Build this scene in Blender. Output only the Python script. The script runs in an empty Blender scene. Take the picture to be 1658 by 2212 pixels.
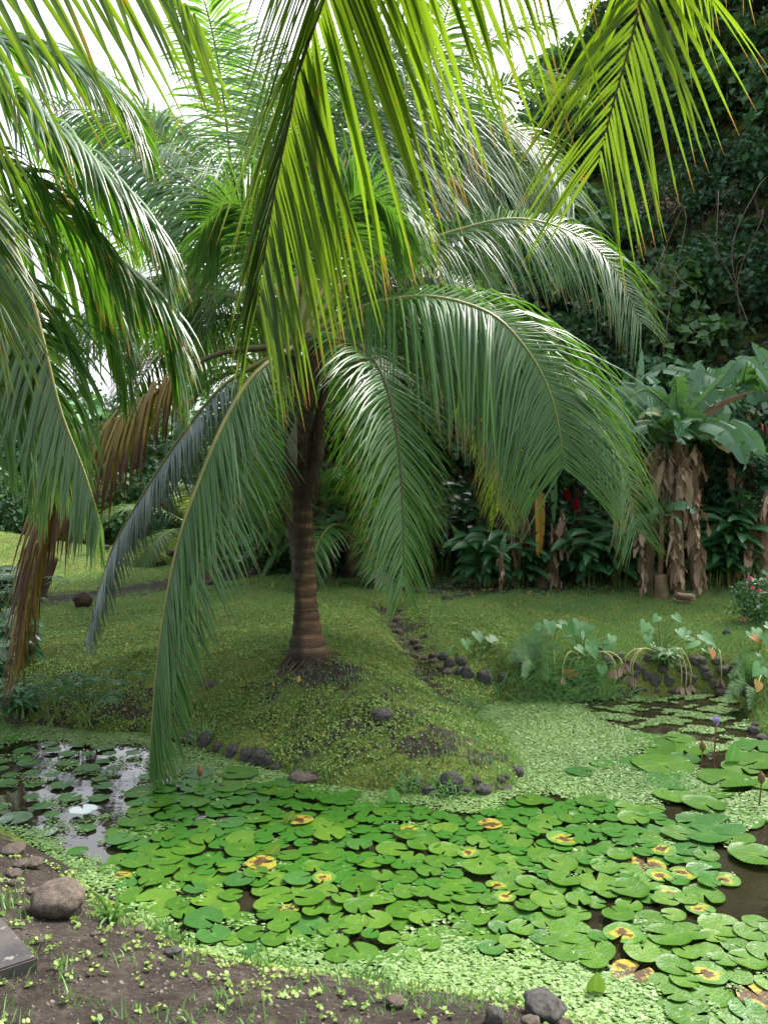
import bpy, math, random
import numpy as np
# ------------------------------------------------------------------ camera, sky, sun, exposure
random.seed(7)
rng = np.random.default_rng(7)
SC = bpy.context.scene
COL = SC.collection
F, CX, HY, CH = 1670.0, 829.0, 1080.0, 2.1          # focal length in picture units, picture centre, horizon row, eye height above the water
cam = bpy.data.cameras.new("camera")
cam.sensor_fit = 'VERTICAL'; cam.sensor_height = 36.0
cam.lens = F / 2211 * 36.0
cam.shift_y = -(1105.5 - HY) / 2211
cam.clip_start = 0.05; cam.clip_end = 2000
cam_o = bpy.data.objects.new("camera", cam)
cam_o.location = (0, 0, CH); cam_o.rotation_euler = (math.radians(90), 0, 0)
COL.objects.link(cam_o); SC.camera = cam_o

SUN_EL, SUN_AZ = 51.0, 46.0                          # ahead of the camera, a little to the right
w = bpy.data.worlds.new("World"); SC.world = w; w.use_nodes = True
nt = w.node_tree; bg = nt.nodes["Background"]
sky = nt.nodes.new("ShaderNodeTexSky"); sky.sky_type = 'NISHITA'; sky.sun_disc = False
sky.sun_elevation = math.radians(SUN_EL); sky.sun_rotation = math.radians(SUN_AZ)
sky.air_density = 1.0; sky.dust_density = 6.0; sky.ozone_density = 1.0
hs = nt.nodes.new("ShaderNodeHueSaturation"); hs.inputs["Saturation"].default_value = 0.35
nt.links.new(sky.outputs[0], hs.inputs["Color"]); nt.links.new(hs.outputs[0], bg.inputs[0])
bg.inputs[1].default_value = 0.15
sun = bpy.data.lights.new("sun", 'SUN'); sun.energy = 2.0; sun.angle = math.radians(14); sun.color = (1, 0.95, 0.86)
sun_o = bpy.data.objects.new("sun", sun); COL.objects.link(sun_o)
sun_o.rotation_euler = (math.radians(90 - SUN_EL), 0, math.radians(180 - SUN_AZ))
SC.view_settings.view_transform = 'Standard'; SC.view_settings.look = 'None'
SC.view_settings.exposure = 1.72; SC.view_settings.gamma = 1.0
SC.render.engine = 'CYCLES'
SC.cycles.max_bounces = 8; SC.cycles.transmission_bounces = 6; SC.cycles.diffuse_bounces = 4
SC.cycles.use_denoising = True

# ------------------------------------------------------------------ helpers
def P(px, py, Y): return np.array([(px - CX) * Y / F, Y, CH - (py - HY) * Y / F])
def nrm(v):
    v = np.asarray(v, float); return v / np.maximum(np.linalg.norm(v, axis=-1, keepdims=True), 1e-9)
def smooth(t): t = np.clip(t, 0, 1); return t * t * (3 - 2 * t)

class MB:
    """collects vertices, faces (same-size arrays) and two per-vertex numbers: s (along a leaf), r (which leaf)"""
    def __init__(s): s.v = []; s.f = []; s.s = []; s.r = []; s.x = []; s.n = 0
    def add(s, v, f, sa=None, ra=None, xa=0.0):
        v = np.asarray(v, np.float32).reshape(-1, 3); f = np.asarray(f, np.int32)
        s.v.append(v); s.f.append(f + s.n)
        s.s.append(np.zeros(len(v), np.float32) if sa is None else np.broadcast_to(np.asarray(sa, np.float32), (len(v),)))
        s.r.append(np.zeros(len(v), np.float32) if ra is None else np.broadcast_to(np.asarray(ra, np.float32), (len(v),)))
        s.x.append(np.broadcast_to(np.asarray(xa, np.float32), (len(v),))); s.n += len(v)
    def mesh(s, name, m, org=(0, 0, 0), shade=True):
        me = bpy.data.meshes.new(name)
        V = np.concatenate(s.v) - np.asarray(org, np.float32)
        tot = np.concatenate([np.full(len(f), f.shape[1], np.int32) for f in s.f])
        idx = np.concatenate([f.ravel() for f in s.f])
        me.vertices.add(len(V)); me.vertices.foreach_set("co", V.ravel())
        me.loops.add(len(idx)); me.loops.foreach_set("vertex_index", idx)
        me.polygons.add(len(tot))
        me.polygons.foreach_set("loop_start", np.concatenate([[0], np.cumsum(tot)[:-1]]).astype(np.int32))
        me.polygons.foreach_set("loop_total", tot)
        if shade: me.polygons.foreach_set("use_smooth", np.ones(len(tot), bool))
        for nm, a in (("s", s.s), ("r", s.r), ("x", s.x)):
            at = me.attributes.new(nm, 'FLOAT', 'POINT'); at.data.foreach_set("value", np.concatenate(a))
        for x in (m if isinstance(m, (list, tuple)) else [m]): me.materials.append(x)
        me.update(calc_edges=True); me.validate()
        return me
    def obj(s, name, m, parent=None, shade=True):
        org = parent_world(parent) if parent else np.zeros(3)
        o = bpy.data.objects.new(name, s.mesh(name, m, org, shade)); COL.objects.link(o)
        if parent: o.parent = parent
        return o
def parent_world(p):
    l = np.zeros(3)
    while p is not None: l = l + np.array(p.location); p = p.parent
    return l
def tag(o, label, cat, group=None):
    o["label"] = label; o["category"] = cat
    if group: o["group"] = group
    return o
def thing(name, label, cat, loc, group=None):
    o = bpy.data.objects.new(name, None); o.empty_display_size = 0.1; COL.objects.link(o)
    o.location = [float(x) for x in loc]
    return tag(o, label, cat, group)
def kind(o, k): o["kind"] = k; return o
def copy_tree(o, parent=None):
    c = o.copy(); COL.objects.link(c)
    if parent: c.parent = parent
    for ch in list(o.children): copy_tree(ch, c)
    return c

def spline(pts, n):
    p = np.asarray(pts, float); m = len(p)
    if m == 2: q = p[0] + (p[1] - p[0]) * np.linspace(0, 1, n)[:, None]; return q
    e = np.vstack([2 * p[0] - p[1], p, 2 * p[-1] - p[-2]])
    out = []
    for i in range(m - 1):
        t = np.linspace(0, 1, 24, endpoint=(i == m - 2))[:, None]
        a, b, c, d = e[i], e[i + 1], e[i + 2], e[i + 3]
        out.append(0.5 * (2 * b + (c - a) * t + (2 * a - 5 * b + 4 * c - d) * t * t + (3 * b - a - 3 * c + d) * t ** 3))
    q = np.vstack(out); L = np.concatenate([[0], np.cumsum(np.linalg.norm(np.diff(q, axis=0), axis=1))])
    u = np.linspace(0, L[-1], n)
    return np.stack([np.interp(u, L, q[:, k]) for k in range(3)], 1)
def frames(q, up=(0, 0, 1)):
    T = nrm(np.gradient(q, axis=0)); U = np.zeros_like(T)
    u = np.array(up, float)
    if abs(np.dot(u, T[0])) > 0.98: u = np.array([0, 1.0, 0])
    for i in range(len(q)):
        u = u - np.dot(u, T[i]) * T[i]; u = u / max(np.linalg.norm(u), 1e-6); U[i] = u
    return T, U, np.cross(T, U)
def tube(mb, pts, rad, n=None, seg=7, cap=True, ra=0.5):
    q = spline(pts, n or max(3, len(pts) * 3)); T, U, S = frames(q)
    r = np.interp(np.linspace(0, 1, len(q)), np.linspace(0, 1, len(rad)), rad) if np.ndim(rad) else np.full(len(q), rad)
    a = np.linspace(0, 2 * np.pi, seg, endpoint=False)
    v = q[:, None] + r[:, None, None] * (np.cos(a)[None, :, None] * U[:, None] + np.sin(a)[None, :, None] * S[:, None])
    i = np.arange(len(q) - 1)[:, None] * seg; j = np.arange(seg)[None]; k = (j + 1) % seg
    f = np.stack([i + j, i + k, i + seg + k, i + seg + j], -1).reshape(-1, 4)
    mb.add(v.reshape(-1, 3), f, np.repeat(np.linspace(0, 1, len(q)), seg), ra)
    if cap:
        c = (len(q) - 1) * seg
        mb.f.append(np.arange(seg, dtype=np.int32)[None] + c + mb.n - len(q) * seg)

# ------------------------------------------------------------------ materials
def newmat(name):
    m = bpy.data.materials.new(name); m.use_nodes = True
    t = m.node_tree; return m, t, t.nodes["Principled BSDF"], t.nodes["Material Output"]
def N(t, typ, **kw):
    n = t.nodes.new(typ)
    for k, v in kw.items():
        if k.startswith("i_"):
            key = k[2:]; n.inputs[int(key) if key.isdigit() else key.replace("_", " ")].default_value = v
        else: setattr(n, k, v)
    return n
def mixc(t, fac, a, b, mode='MIX'):
    n = t.nodes.new("ShaderNodeMix"); n.data_type = 'RGBA'; n.blend_type = mode
    for sock, x in ((0, fac), (6, a), (7, b)):
        if hasattr(x, "is_output"): t.links.new(x, n.inputs[sock])
        elif sock == 0: n.inputs[0].default_value = x
        else: n.inputs[sock].default_value = (*x, 1)
    return n.outputs[2]
def ramp(t, src, stops):
    n = t.nodes.new("ShaderNodeValToRGB"); e = n.color_ramp.elements
    while len(e) < len(stops): e.new(0.5)
    for x, (p, c) in zip(e, stops): x.position = p; x.color = (*c, 1) if len(c) == 3 else c
    t.links.new(src, n.inputs[0]); return n.outputs[0]
def math_(t, op, a, b=0.0):
    n = t.nodes.new("ShaderNodeMath"); n.operation = op
    for i, x in enumerate((a, b)):
        if hasattr(x, "is_output"): t.links.new(x, n.inputs[i])
        else: n.inputs[i].default_value = x
    return n.outputs[0]
def attr(t, nm): n = N(t, "ShaderNodeAttribute"); n.attribute_name = nm; return n.outputs["Fac"]
def noise(t, scale, detail=4, coord="Object", rough=0.55):
    c = N(t, "ShaderNodeTexCoord"); n = N(t, "ShaderNodeTexNoise"); n.inputs["Scale"].default_value = scale
    n.inputs["Detail"].default_value = detail; n.inputs["Roughness"].default_value = rough
    t.links.new(c.outputs[coord], n.inputs["Vector"]); return n.outputs["Fac"]
G0 = (0, 0, 0); G1 = (1, 1, 1)
def leafmat(name, dark, light, trans, rough=0.38, tfac=0.35, tip=None, tip_at=0.9, spec=0.5, blotch=None, obj_rand=0.0):
    m, t, b, out = newmat(name)
    r = attr(t, "r")
    col = mixc(t, r, dark, light); tc = mixc(t, r, tuple(0.75 * x for x in trans), trans)
    xr = ramp(t, attr(t, "x"), [(0.72, G0), (0.98, G1)]); col = mixc(t, math_(t, 'MULTIPLY', xr, .45), col, tuple(min(.6, 2.6 * c + .05) for c in light))
    if blotch:
        f = ramp(t, noise(t, blotch[1], 3), [(blotch[2], G0), (blotch[2] + 0.08, G1)])
        col = mixc(t, f, col, blotch[0]); tc = mixc(t, f, tc, blotch[0])
    if tip:
        s = attr(t, "s")
        f = ramp(t, math_(t, 'ADD', s, math_(t, 'MULTIPLY', r, 0.12)), [(tip_at, G0), (min(tip_at + 0.09, 1), G1)])
        col = mixc(t, f, col, tip); tc = mixc(t, f, tc, tip)
    if obj_rand:
        oi = N(t, "ShaderNodeObjectInfo"); h = N(t, "ShaderNodeHueSaturation")
        t.links.new(math_(t, 'ADD', math_(t, 'MULTIPLY', oi.outputs["Random"], obj_rand), 1 - obj_rand / 2), h.inputs["Value"])
        t.links.new(math_(t, 'ADD', math_(t, 'MULTIPLY', oi.outputs["Random"], 0.03), 0.485), h.inputs["Hue"])
        t.links.new(col, h.inputs["Color"]); col = h.outputs[0]
    t.links.new(col, b.inputs["Base Color"]); b.inputs["Roughness"].default_value = rough
    b.inputs["Specular IOR Level"].default_value = spec
    tr = N(t, "ShaderNodeBsdfTranslucent"); t.links.new(tc, tr.inputs[0])
    mx = N(t, "ShaderNodeMixShader"); mx.inputs[0].default_value = tfac
    t.links.new(b.outputs[0], mx.inputs[1]); t.links.new(tr.outputs[0], mx.inputs[2]); t.links.new(mx.outputs[0], out.inputs[0])
    return m
def plainmat(name, a, b_, scale=8, rough=0.8, spots=None, bump=0.3, spec=0.3, detail=6):
    m, t, b, out = newmat(name)
    n = noise(t, scale, detail); col = ramp(t, n, [(0.3, a), (0.7, b_)])
    if spots:
        f = ramp(t, noise(t, spots[1], 3), [(spots[2], G0), (spots[2] + 0.06, G1)]); col = mixc(t, f, col, spots[0])
    t.links.new(col, b.inputs["Base Color"]); b.inputs["Roughness"].default_value = rough
    b.inputs["Specular IOR Level"].default_value = spec
    if bump:
        bp = N(t, "ShaderNodeBump", i_Strength=bump, i_Distance=0.02); t.links.new(noise(t, scale * 4, 6), bp.inputs["Height"])
        t.links.new(bp.outputs[0], b.inputs["Normal"])
    return m
BROWN = (0.16, 0.085, 0.03)
M = dict(
    frond=leafmat("palm leaflet", (0.018, 0.065, 0.014), (0.05, 0.14, 0.026), (0.16, 0.38, 0.02), 0.3, 0.36, (0.3, 0.2, 0.03), 0.97),
    frond_grey=leafmat("palm leaflet waxy", (0.03, 0.09, 0.026), (0.08, 0.19, 0.045), (0.16, 0.38, 0.03), 0.33, 0.32, (0.25, 0.18, 0.06), 0.97, spec=0.5),
    frond_silver=leafmat("palm leaflet silvery", (0.09, 0.17, 0.13), (0.2, 0.3, 0.25), (0.12, 0.25, 0.08), 0.25, 0.2, (0.3, 0.16, 0.06), 0.97, spec=0.9),  # pale colour stands in for sky reflection on one frond
    frond_lit=leafmat("palm leaflet yellow green", (0.03, 0.09, 0.013), (0.07, 0.16, 0.02), (0.2, 0.33, 0.013), 0.34, 0.5, (0.3, 0.18, 0.03), 0.975,
                      blotch=((0.34, 0.2, 0.01), 7.0, 0.66)),
    frond_pale=leafmat("palm leaflet pale", (0.06, 0.15, 0.055), (0.14, 0.25, 0.09), (0.24, 0.42, 0.05), 0.38, 0.34),
    frond_far=leafmat("palm leaflet fresh green", (0.06, 0.17, 0.045), (0.11, 0.25, 0.06), (0.25, 0.5, 0.05), 0.4, 0.4),
    frond_dead=leafmat("palm leaflet drying", (0.2, 0.11, 0.03), (0.22, 0.19, 0.04), (0.36, 0.24, 0.03), 0.6, 0.4, (0.12, 0.06, 0.035), 0.72),
    frond_dry_tip=leafmat("palm leaflet browning", (0.06, 0.11, 0.03), (0.12, 0.17, 0.04), (0.25, 0.28, 0.03), 0.5, 0.35, (0.2, 0.11, 0.05), 0.7),
    rib=plainmat("palm rib", (0.17, 0.2, 0.05), (0.28, 0.25, 0.07), 6, 0.45, bump=0.05, spec=0.5),
    rib_dark=plainmat("palm rib dark", (0.06, 0.06, 0.025), (0.11, 0.09, 0.035), 6, 0.5, bump=0.05),
    rib_brown=plainmat("palm rib dry", (0.12, 0.07, 0.03), (0.22, 0.13, 0.06), 6, 0.7, bump=0.1),
    bark=plainmat("bark", (0.05, 0.04, 0.03), (0.13, 0.1, 0.07), 9, 0.9, bump=0.6),
    fibre=plainmat("sheath fibre", (0.025, 0.018, 0.012), (0.1, 0.065, 0.04), 14, 0.9, bump=0.8),
    spathe=plainmat("dry spathe", (0.14, 0.11, 0.1), (0.22, 0.18, 0.16), 10, 0.8, bump=0.3),
    rock=plainmat("basalt", (0.03, 0.03, 0.027), (0.105, 0.1, 0.09), 5, 0.75, ((0.27, 0.27, 0.25), 17, 0.66), 0.6),
    rock_brown=plainmat("basalt brown", (0.06, 0.048, 0.038), (0.16, 0.13, 0.105), 5, 0.8, ((0.28, 0.27, 0.23), 15, 0.68), 0.6),
    rock_moss=plainmat("mossy basalt", (0.05, 0.045, 0.04), (0.13, 0.12, 0.1), 5, 0.85, ((0.06, 0.09, 0.025), 9, 0.55), 0.6),
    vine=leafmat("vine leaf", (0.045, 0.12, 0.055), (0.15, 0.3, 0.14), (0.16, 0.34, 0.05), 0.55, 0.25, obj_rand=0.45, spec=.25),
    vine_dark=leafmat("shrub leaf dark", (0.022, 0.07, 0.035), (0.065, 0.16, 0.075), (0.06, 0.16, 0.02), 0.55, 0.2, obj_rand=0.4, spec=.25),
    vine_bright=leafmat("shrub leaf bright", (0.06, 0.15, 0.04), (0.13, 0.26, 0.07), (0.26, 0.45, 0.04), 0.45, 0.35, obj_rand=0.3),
    yellowleaf=leafmat("yellowing leaf", (0.12, 0.14, 0.02), (0.3, 0.22, 0.03), (0.4, 0.32, 0.03), 0.5, 0.3),
    twig=plainmat("twig", (0.07, 0.055, 0.04), (0.18, 0.14, 0.1), 9, 0.9, bump=0.2),
    drybloom=leafmat("dry seed head", (0.22, 0.15, 0.09), (0.4, 0.3, 0.2), (0.3, 0.2, 0.1), 0.8, 0.2),
    banana=leafmat("banana leaf", (0.045, 0.15, 0.075), (0.12, 0.27, 0.15), (0.2, 0.45, 0.08), 0.33, 0.33, (0.42, 0.36, 0.15), 1.0, 0.55),
    banana_pale=leafmat("banana leaf pale", (0.15, 0.26, 0.11), (0.32, 0.4, 0.17), (0.4, 0.5, 0.12), 0.4, 0.33, (0.4, 0.3, 0.15), 0.95),
    banana_yellow=leafmat("banana leaf yellow", (0.42, 0.22, 0.015), (0.55, 0.33, 0.03), (0.55, 0.33, 0.02), 0.5, 0.35),
    deadleaf=leafmat("dry banana leaf", (0.16, 0.105, 0.065), (0.52, 0.39, 0.28), (0.3, 0.2, 0.12), 0.85, 0.2, spec=0.15),
    stem=plainmat("pseudostem", (0.11, 0.075, 0.04), (0.26, 0.19, 0.11), 5, 0.75, bump=0.4),
    ginger=leafmat("ginger leaf", (0.025, 0.095, 0.035), (0.06, 0.17, 0.065), (0.12, 0.34, 0.04), 0.3, 0.28, spec=0.6),
    greenstem=plainmat("green stem", (0.1, 0.17, 0.04), (0.2, 0.27, 0.07), 8, 0.5, bump=0.05),
    paleStem=plainmat("pale stem", (0.35, 0.36, 0.14), (0.5, 0.48, 0.22), 8, 0.55, bump=0.05),
    red=leafmat("red bract", (0.3, 0.006, 0.012), (0.5, 0.012, 0.03), (0.5, 0.02, 0.03), 0.45, 0.25),
    pink=leafmat("pink petal", (0.55, 0.06, 0.14), (0.7, 0.12, 0.25), (0.6, 0.1, 0.2), 0.6, 0.3),
    taro=leafmat("taro leaf", (0.07, 0.22, 0.07), (0.13, 0.32, 0.1), (0.2, 0.5, 0.08), 0.45, 0.35),
    taro_yellow=leafmat("taro leaf yellow", (0.33, 0.22, 0.03), (0.42, 0.16, 0.02), (0.5, 0.3, 0.03), 0.5, 0.35),
    fern=leafmat("fern", (0.08, 0.2, 0.07), (0.16, 0.32, 0.12), (0.2, 0.4, 0.05), 0.5, 0.35),
    grass=leafmat("grass blade", (0.095, 0.22, 0.075), (0.25, 0.45, 0.17), (0.2, 0.4, 0.05), 0.5, 0.3),
    grass_long=leafmat("long grass", (0.07, 0.2, 0.06), (0.17, 0.34, 0.12), (0.2, 0.42, 0.06), 0.45, 0.35),
    cover=leafmat("ground cover leaf", (0.12, 0.21, 0.036), (0.33, 0.45, 0.105), (0.2, 0.33, 0.03), 0.55, 0.25),
    duck=leafmat("water lettuce", (0.085, 0.18, 0.045), (0.21, 0.34, 0.105), (0.3, 0.5, 0.1), 0.5, 0.2),
    litter=leafmat("fallen leaf", (0.2, 0.11, 0.02), (0.5, 0.34, 0.05), (0.4, 0.25, 0.03), 0.7, 0.1),
)

# trunk bark with ring scars
def trunkmat():
    m, t, b, out = newmat("palm bark")
    c = N(t, "ShaderNodeTexCoord"); mp = N(t, "ShaderNodeMapping"); mp.inputs["Scale"].default_value = (1.5, 1.5, 9)
    t.links.new(c.outputs["Object"], mp.inputs[0])
    n1 = N(t, "ShaderNodeTexNoise", i_Scale=3.0, i_Detail=8.0); t.links.new(mp.outputs[0], n1.inputs["Vector"])
    col = ramp(t, n1.outputs["Fac"], [(0.3, (0.06, 0.035, 0.02)), (0.5, (0.2, 0.11, 0.055)), (0.75, (0.36, 0.22, 0.12))])
    f = ramp(t, noise(t, 11, 5), [(0.6, G0), (0.68, G1)]); col = mixc(t, f, col, (0.23, 0.2, 0.17))
    f2 = ramp(t, noise(t, 2.2, 3), [(0.52, G0), (0.66, G1)]); col = mixc(t, f2, col, (0.09, 0.07, 0.035))
    rg = ramp(t, math_(t, 'SINE', math_(t, 'ADD', math_(t, 'MULTIPLY', attr(t, "s"), 26 * 6.2832), math_(t, 'MULTIPLY', noise(t, 3, 3), 2.5))), [(0.25, G1), (0.8, G0)])
    col = mixc(t, math_(t, 'MULTIPLY', rg, .55), col, (0.035, 0.022, 0.014))
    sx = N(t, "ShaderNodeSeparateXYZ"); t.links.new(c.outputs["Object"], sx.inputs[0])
    wet = ramp(t, math_(t, 'ADD', math_(t, 'MULTIPLY', sx.outputs[0], -5.0), math_(t, 'MULTIPLY', math_(t, 'SUBTRACT', noise(t, 2.0, 4), .5), 1.2)), [(0.05, G0), (0.3, G1)])  # left side darkened: mostly shade put into the colour, partly a damp stain
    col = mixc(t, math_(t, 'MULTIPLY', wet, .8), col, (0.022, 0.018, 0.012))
    t.links.new(col, b.inputs["Base Color"]); b.inputs["Roughness"].default_value = 0.85
    bp = N(t, "ShaderNodeBump", i_Strength=0.7, i_Distance=0.02); t.links.new(noise(t, 40, 8), bp.inputs["Height"])
    t.links.new(bp.outputs[0], b.inputs["Normal"]); return m
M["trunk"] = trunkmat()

# ------------------------------------------------------------------ the setting: ground, pond
def W0(px, py, z=0.0):
    Y = (CH - z) * F / (py - HY); return ((px - CX) * Y / F, Y)
SHORE = [(-260, 1585), (-100, 1560), (0, 1562), (100, 1575), (200, 1582), (330, 1588), (390, 1596), (450, 1622), (500, 1645), (570, 1655), (612, 1672), (640, 1692), (720, 1703), (800, 1706),
         (880, 1717), (960, 1727), (1060, 1722), (1115, 1700), (1132, 1660), (1100, 1605), (1040, 1562), (1022, 1535), (1080, 1517), (1150, 1514), (1240, 1510), (1330, 1505),
         (1400, 1502), (1480, 1502), (1560, 1502), (1595, 1516), (1612, 1545), (1630, 1580), (1680, 1615), (1800, 1650), (1980, 1800), (1950, 2050), (1750, 2280), (1500, 2290),
         (1330, 2255), (1200, 2222), (1100, 2195), (1000, 2180), (900, 2163), (780, 2143), (650, 2128), (520, 2106), (430, 2078), (360, 2032), (300, 1995), (235, 1962), (190, 1922),
         (170, 1885), (120, 1862), (60, 1822), (0, 1795), (-150, 1760), (-320, 1690)]
POND = np.array([W0(*p) for p in SHORE])
def sdist(x, y, poly=POND, closed=True):
    x = np.asarray(x, float); y = np.asarray(y, float); d = np.full(x.shape, 1e9); inside = np.zeros(x.shape, bool)
    m = len(poly)
    for i in range(m if closed else m - 1):
        ax, ay = poly[i]; bx, by = poly[(i + 1) % m]; ex, ey = bx - ax, by - ay
        t = np.clip(((x - ax) * ex + (y - ay) * ey) / (ex * ex + ey * ey), 0, 1)
        d = np.minimum(d, np.hypot(x - ax - t * ex, y - ay - t * ey))
        c = (ay > y) != (by > y)
        inside ^= c & (x < ex * (y - ay) / (ey if abs(ey) > 1e-9 else 1e-9) + ax)
    return np.where(inside, -d, d) if closed else d
CHAN = np.array([W0(835, 1318, 0.5), W0(862, 1345, 0.5), W0(885, 1385, 0.45), W0(925, 1430, 0.4), W0(975, 1475, 0.3), W0(1030, 1515, 0.1)])
PATH = np.array([W0(-150, 1285, 0.55), W0(120, 1292, 0.6), W0(300, 1275, 0.62), W0(420, 1258, 0.66), W0(500, 1240, 0.7), W0(560, 1226, 0.75)])
def wob(x, y, a, f, ph): return a * (np.sin(f * x + ph) * np.cos(f * 1.3 * y + 2 * ph) + 0.5 * np.sin(2.3 * f * x - 1.7 * f * y + ph))
def zg(x, y):
    x = np.asarray(x, float); y = np.asarray(y, float)
    sd = sdist(x, y)
    base = 0.42 + 0.052 * np.clip(y - 8.6, 0, 9) + 0.012 * np.clip(y - 17.6, 0, 60)
    base = base + 0.17 * np.exp(-((x + 0.75) ** 2 + ((y - 7.7) * 0.9) ** 2) / (2 * 1.5 ** 2))
    base = base + 0.10 * np.exp(-((x + 1.0) ** 2 / 4 + (y - 11.5) ** 2 / 6))
    ch = sdist(x, y, CHAN, False); base = base - 0.2 * np.exp(-(ch / 0.28) ** 2)
    wall = smooth((x - 0.9) / 0.5) * smooth((y - 7.0) / 0.5)
    near = 1 - smooth((y - 3.4) / 1.0)
    wd = 1.9 * (1 - wall) * (1 - near) + 0.33 * wall + 1.05 * near
    t = np.clip(sd / wd, 0, 1); e = 1 - (1 - t) ** 2
    land = 0.05 * np.clip(sd / 0.06, 0, 1) + (base - 0.05) * e + wob(x, y, 0.014, 3.1, 0.6) * np.clip(sd / 0.5, 0, 1) + wob(x, y, 0.006, 11, 1.9) * np.clip(sd / 0.3, 0, 1)
    z = np.where(sd > 0, land, -0.35 * np.clip(-sd / 0.25, 0, 1))
    s = np.clip(y - 14.6 + 0.28 * np.clip(x - 3, 0, 20), 0, 12.5)
    hill = s * (0.46 + 0.1 * np.clip(x, 0, 14)) * smooth((x + 1.5) / 6.0)
    hill = np.minimum(hill, 26) + wob(x, y, 0.35, 0.9, 0.2) * smooth(s / 3)
    return z + np.where(s > 0, hill, 0)
YS = 1.6 * 1.012 ** np.arange(300)
def hit(px, py):
    X = (px - CX) * YS / F; Z = CH - (py - HY) * YS / F
    g = zg(X, YS) - Z; i = int(np.argmax(g > 0))
    if g[i] <= 0: i = len(YS) - 1
    if i == 0: Y = YS[0]
    else: Y = YS[i - 1] + (YS[i] - YS[i - 1]) * (-g[i - 1]) / (g[i] - g[i - 1])
    x = (px - CX) * Y / F
    return np.array([x, Y, float(zg(np.array([x]), np.array([Y]))[0])])
def gz(x, y): return float(zg(np.array([x]), np.array([y]))[0])

def dirtmap(x, y):
    near = 1 - smooth((y - 3.2) / 0.9)
    left = smooth((-1.25 - x) / 0.35) * (1 - smooth((y - 4.3) / 0.6))
    path = np.exp(-(sdist(x, y, PATH, False) / 0.55) ** 2)
    tb = np.exp(-((x + 0.6) ** 2 / 0.5 + (y - 7.25) ** 2 / 0.18)) * 0.9
    ch = np.exp(-(sdist(x, y, CHAN, False) / 0.22) ** 2) * 0.75
    hill = smooth((y - 13.2 + 0.2 * np.clip(x - 3, 0, 9)) / 1.0) * smooth((x + 1.5) / 2)
    front = np.maximum(np.exp(-((x - 0.45) ** 2 / 0.8 + (y - 5.95) ** 2 / 0.12)) * 0.62, .5 * np.exp(-((x + .1) ** 2 / 2.2 + (y - 6.3) ** 2 / .5)))
    side = np.exp(-((x + 2.6) ** 2 / 1.2 + (y - 7.3) ** 2 / 0.12)) * 0.7
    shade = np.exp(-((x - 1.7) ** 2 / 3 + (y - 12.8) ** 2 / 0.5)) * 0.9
    hill = hill * .5
    return np.clip(np.maximum.reduce([near * 0.95, left, path, tb, ch, hill, front, side, shade]), 0, 1)

gx = np.concatenate([-9 - 0.1 * np.cumsum(1.16 ** np.arange(40))[::-1], np.arange(-9, 10.01, 0.075), 10 + 0.1 * np.cumsum(1.16 ** np.arange(40))])
gy = np.concatenate([1.0 - 0.1 * np.cumsum(1.16 ** np.arange(38))[::-1], np.arange(1.0, 17.01, 0.075), 17 + 0.1 * np.cumsum(1.14 ** np.arange(44))])
XX, YY = np.meshgrid(gx, gy); ZZ = zg(XX, YY)
mb = MB(); nx, ny = len(gx), len(gy)
ii = (np.arange(ny - 1)[:, None] * nx + np.arange(nx - 1)[None]).ravel()
mb.add(np.stack([XX, YY, ZZ], -1), np.stack([ii, ii + 1, ii + nx + 1, ii + nx], 1), dirtmap(XX, YY).ravel(), 0)
def groundmat():
    m, t, b, out = newmat("ground")
    d = attr(t, "s")
    g = ramp(t, noise(t, 1.3, 6), [(0.3, (0.09, 0.125, 0.028)), (0.5, (0.155, 0.2, 0.043)), (0.7, (0.23, 0.25, 0.06))])
    g2 = ramp(t, noise(t, 60, 6), [(0.35, (0.35, 0.4, 0.3)), (0.7, (1.25, 1.25, 1.1))]); g = mixc(t, 1.0, g, g2, 'MULTIPLY')
    e = ramp(t, noise(t, 7, 8, rough=0.65), [(0.3, (0.018, 0.014, 0.011)), (0.55, (0.052, 0.041, 0.033)), (0.75, (0.105, 0.086, 0.069))])
    e2 = ramp(t, noise(t, 45, 6), [(0.3, (0.5, 0.5, 0.5)), (0.7, (1.3, 1.3, 1.3))]); e = mixc(t, 1.0, e, e2, 'MULTIPLY')
    f = math_(t, 'ADD', math_(t, 'MULTIPLY', d, 1.15), math_(t, 'MULTIPLY', math_(t, 'SUBTRACT', noise(t, 4.5, 8, rough=0.68), 0.5), 3.2))
    f = ramp(t, f, [(0.42, G0), (0.62, G1)])
    t.links.new(mixc(t, f, g, e), b.inputs["Base Color"]); b.inputs["Roughness"].default_value = 0.9; b.inputs["Specular IOR Level"].default_value = 0.25
    bp = N(t, "ShaderNodeBump", i_Strength=0.9, i_Distance=0.03); t.links.new(noise(t, 28, 10, rough=0.7), bp.inputs["Height"]); t.links.new(bp.outputs[0], b.inputs["Normal"])
    return m
kind(mb.obj("ground", groundmat()), "structure")
mb = MB(); xx0, yy0 = POND.min(0) - 0.2; xx1, yy1 = POND.max(0) + 0.2
mb.add([(xx0, yy0, 0), (xx1, yy0, 0), (xx1, yy1, 0), (xx0, yy1, 0)], [(0, 1, 2, 3)])
m, t, b, out = newmat("pond water")
t.links.new(ramp(t, noise(t, 1.5, 4), [(0.3, (0.012, 0.011, 0.006)), (0.7, (0.03, 0.024, 0.014))]), b.inputs["Base Color"])
b.inputs["Roughness"].default_value = 0.04; b.inputs["Specular IOR Level"].default_value = 0.8
bp = N(t, "ShaderNodeBump", i_Strength=0.06, i_Distance=0.02); t.links.new(noise(t, 14, 3), bp.inputs["Height"]); t.links.new(bp.outputs[0], b.inputs["Normal"])
kind(mb.obj("pond_water", m), "structure")

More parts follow.
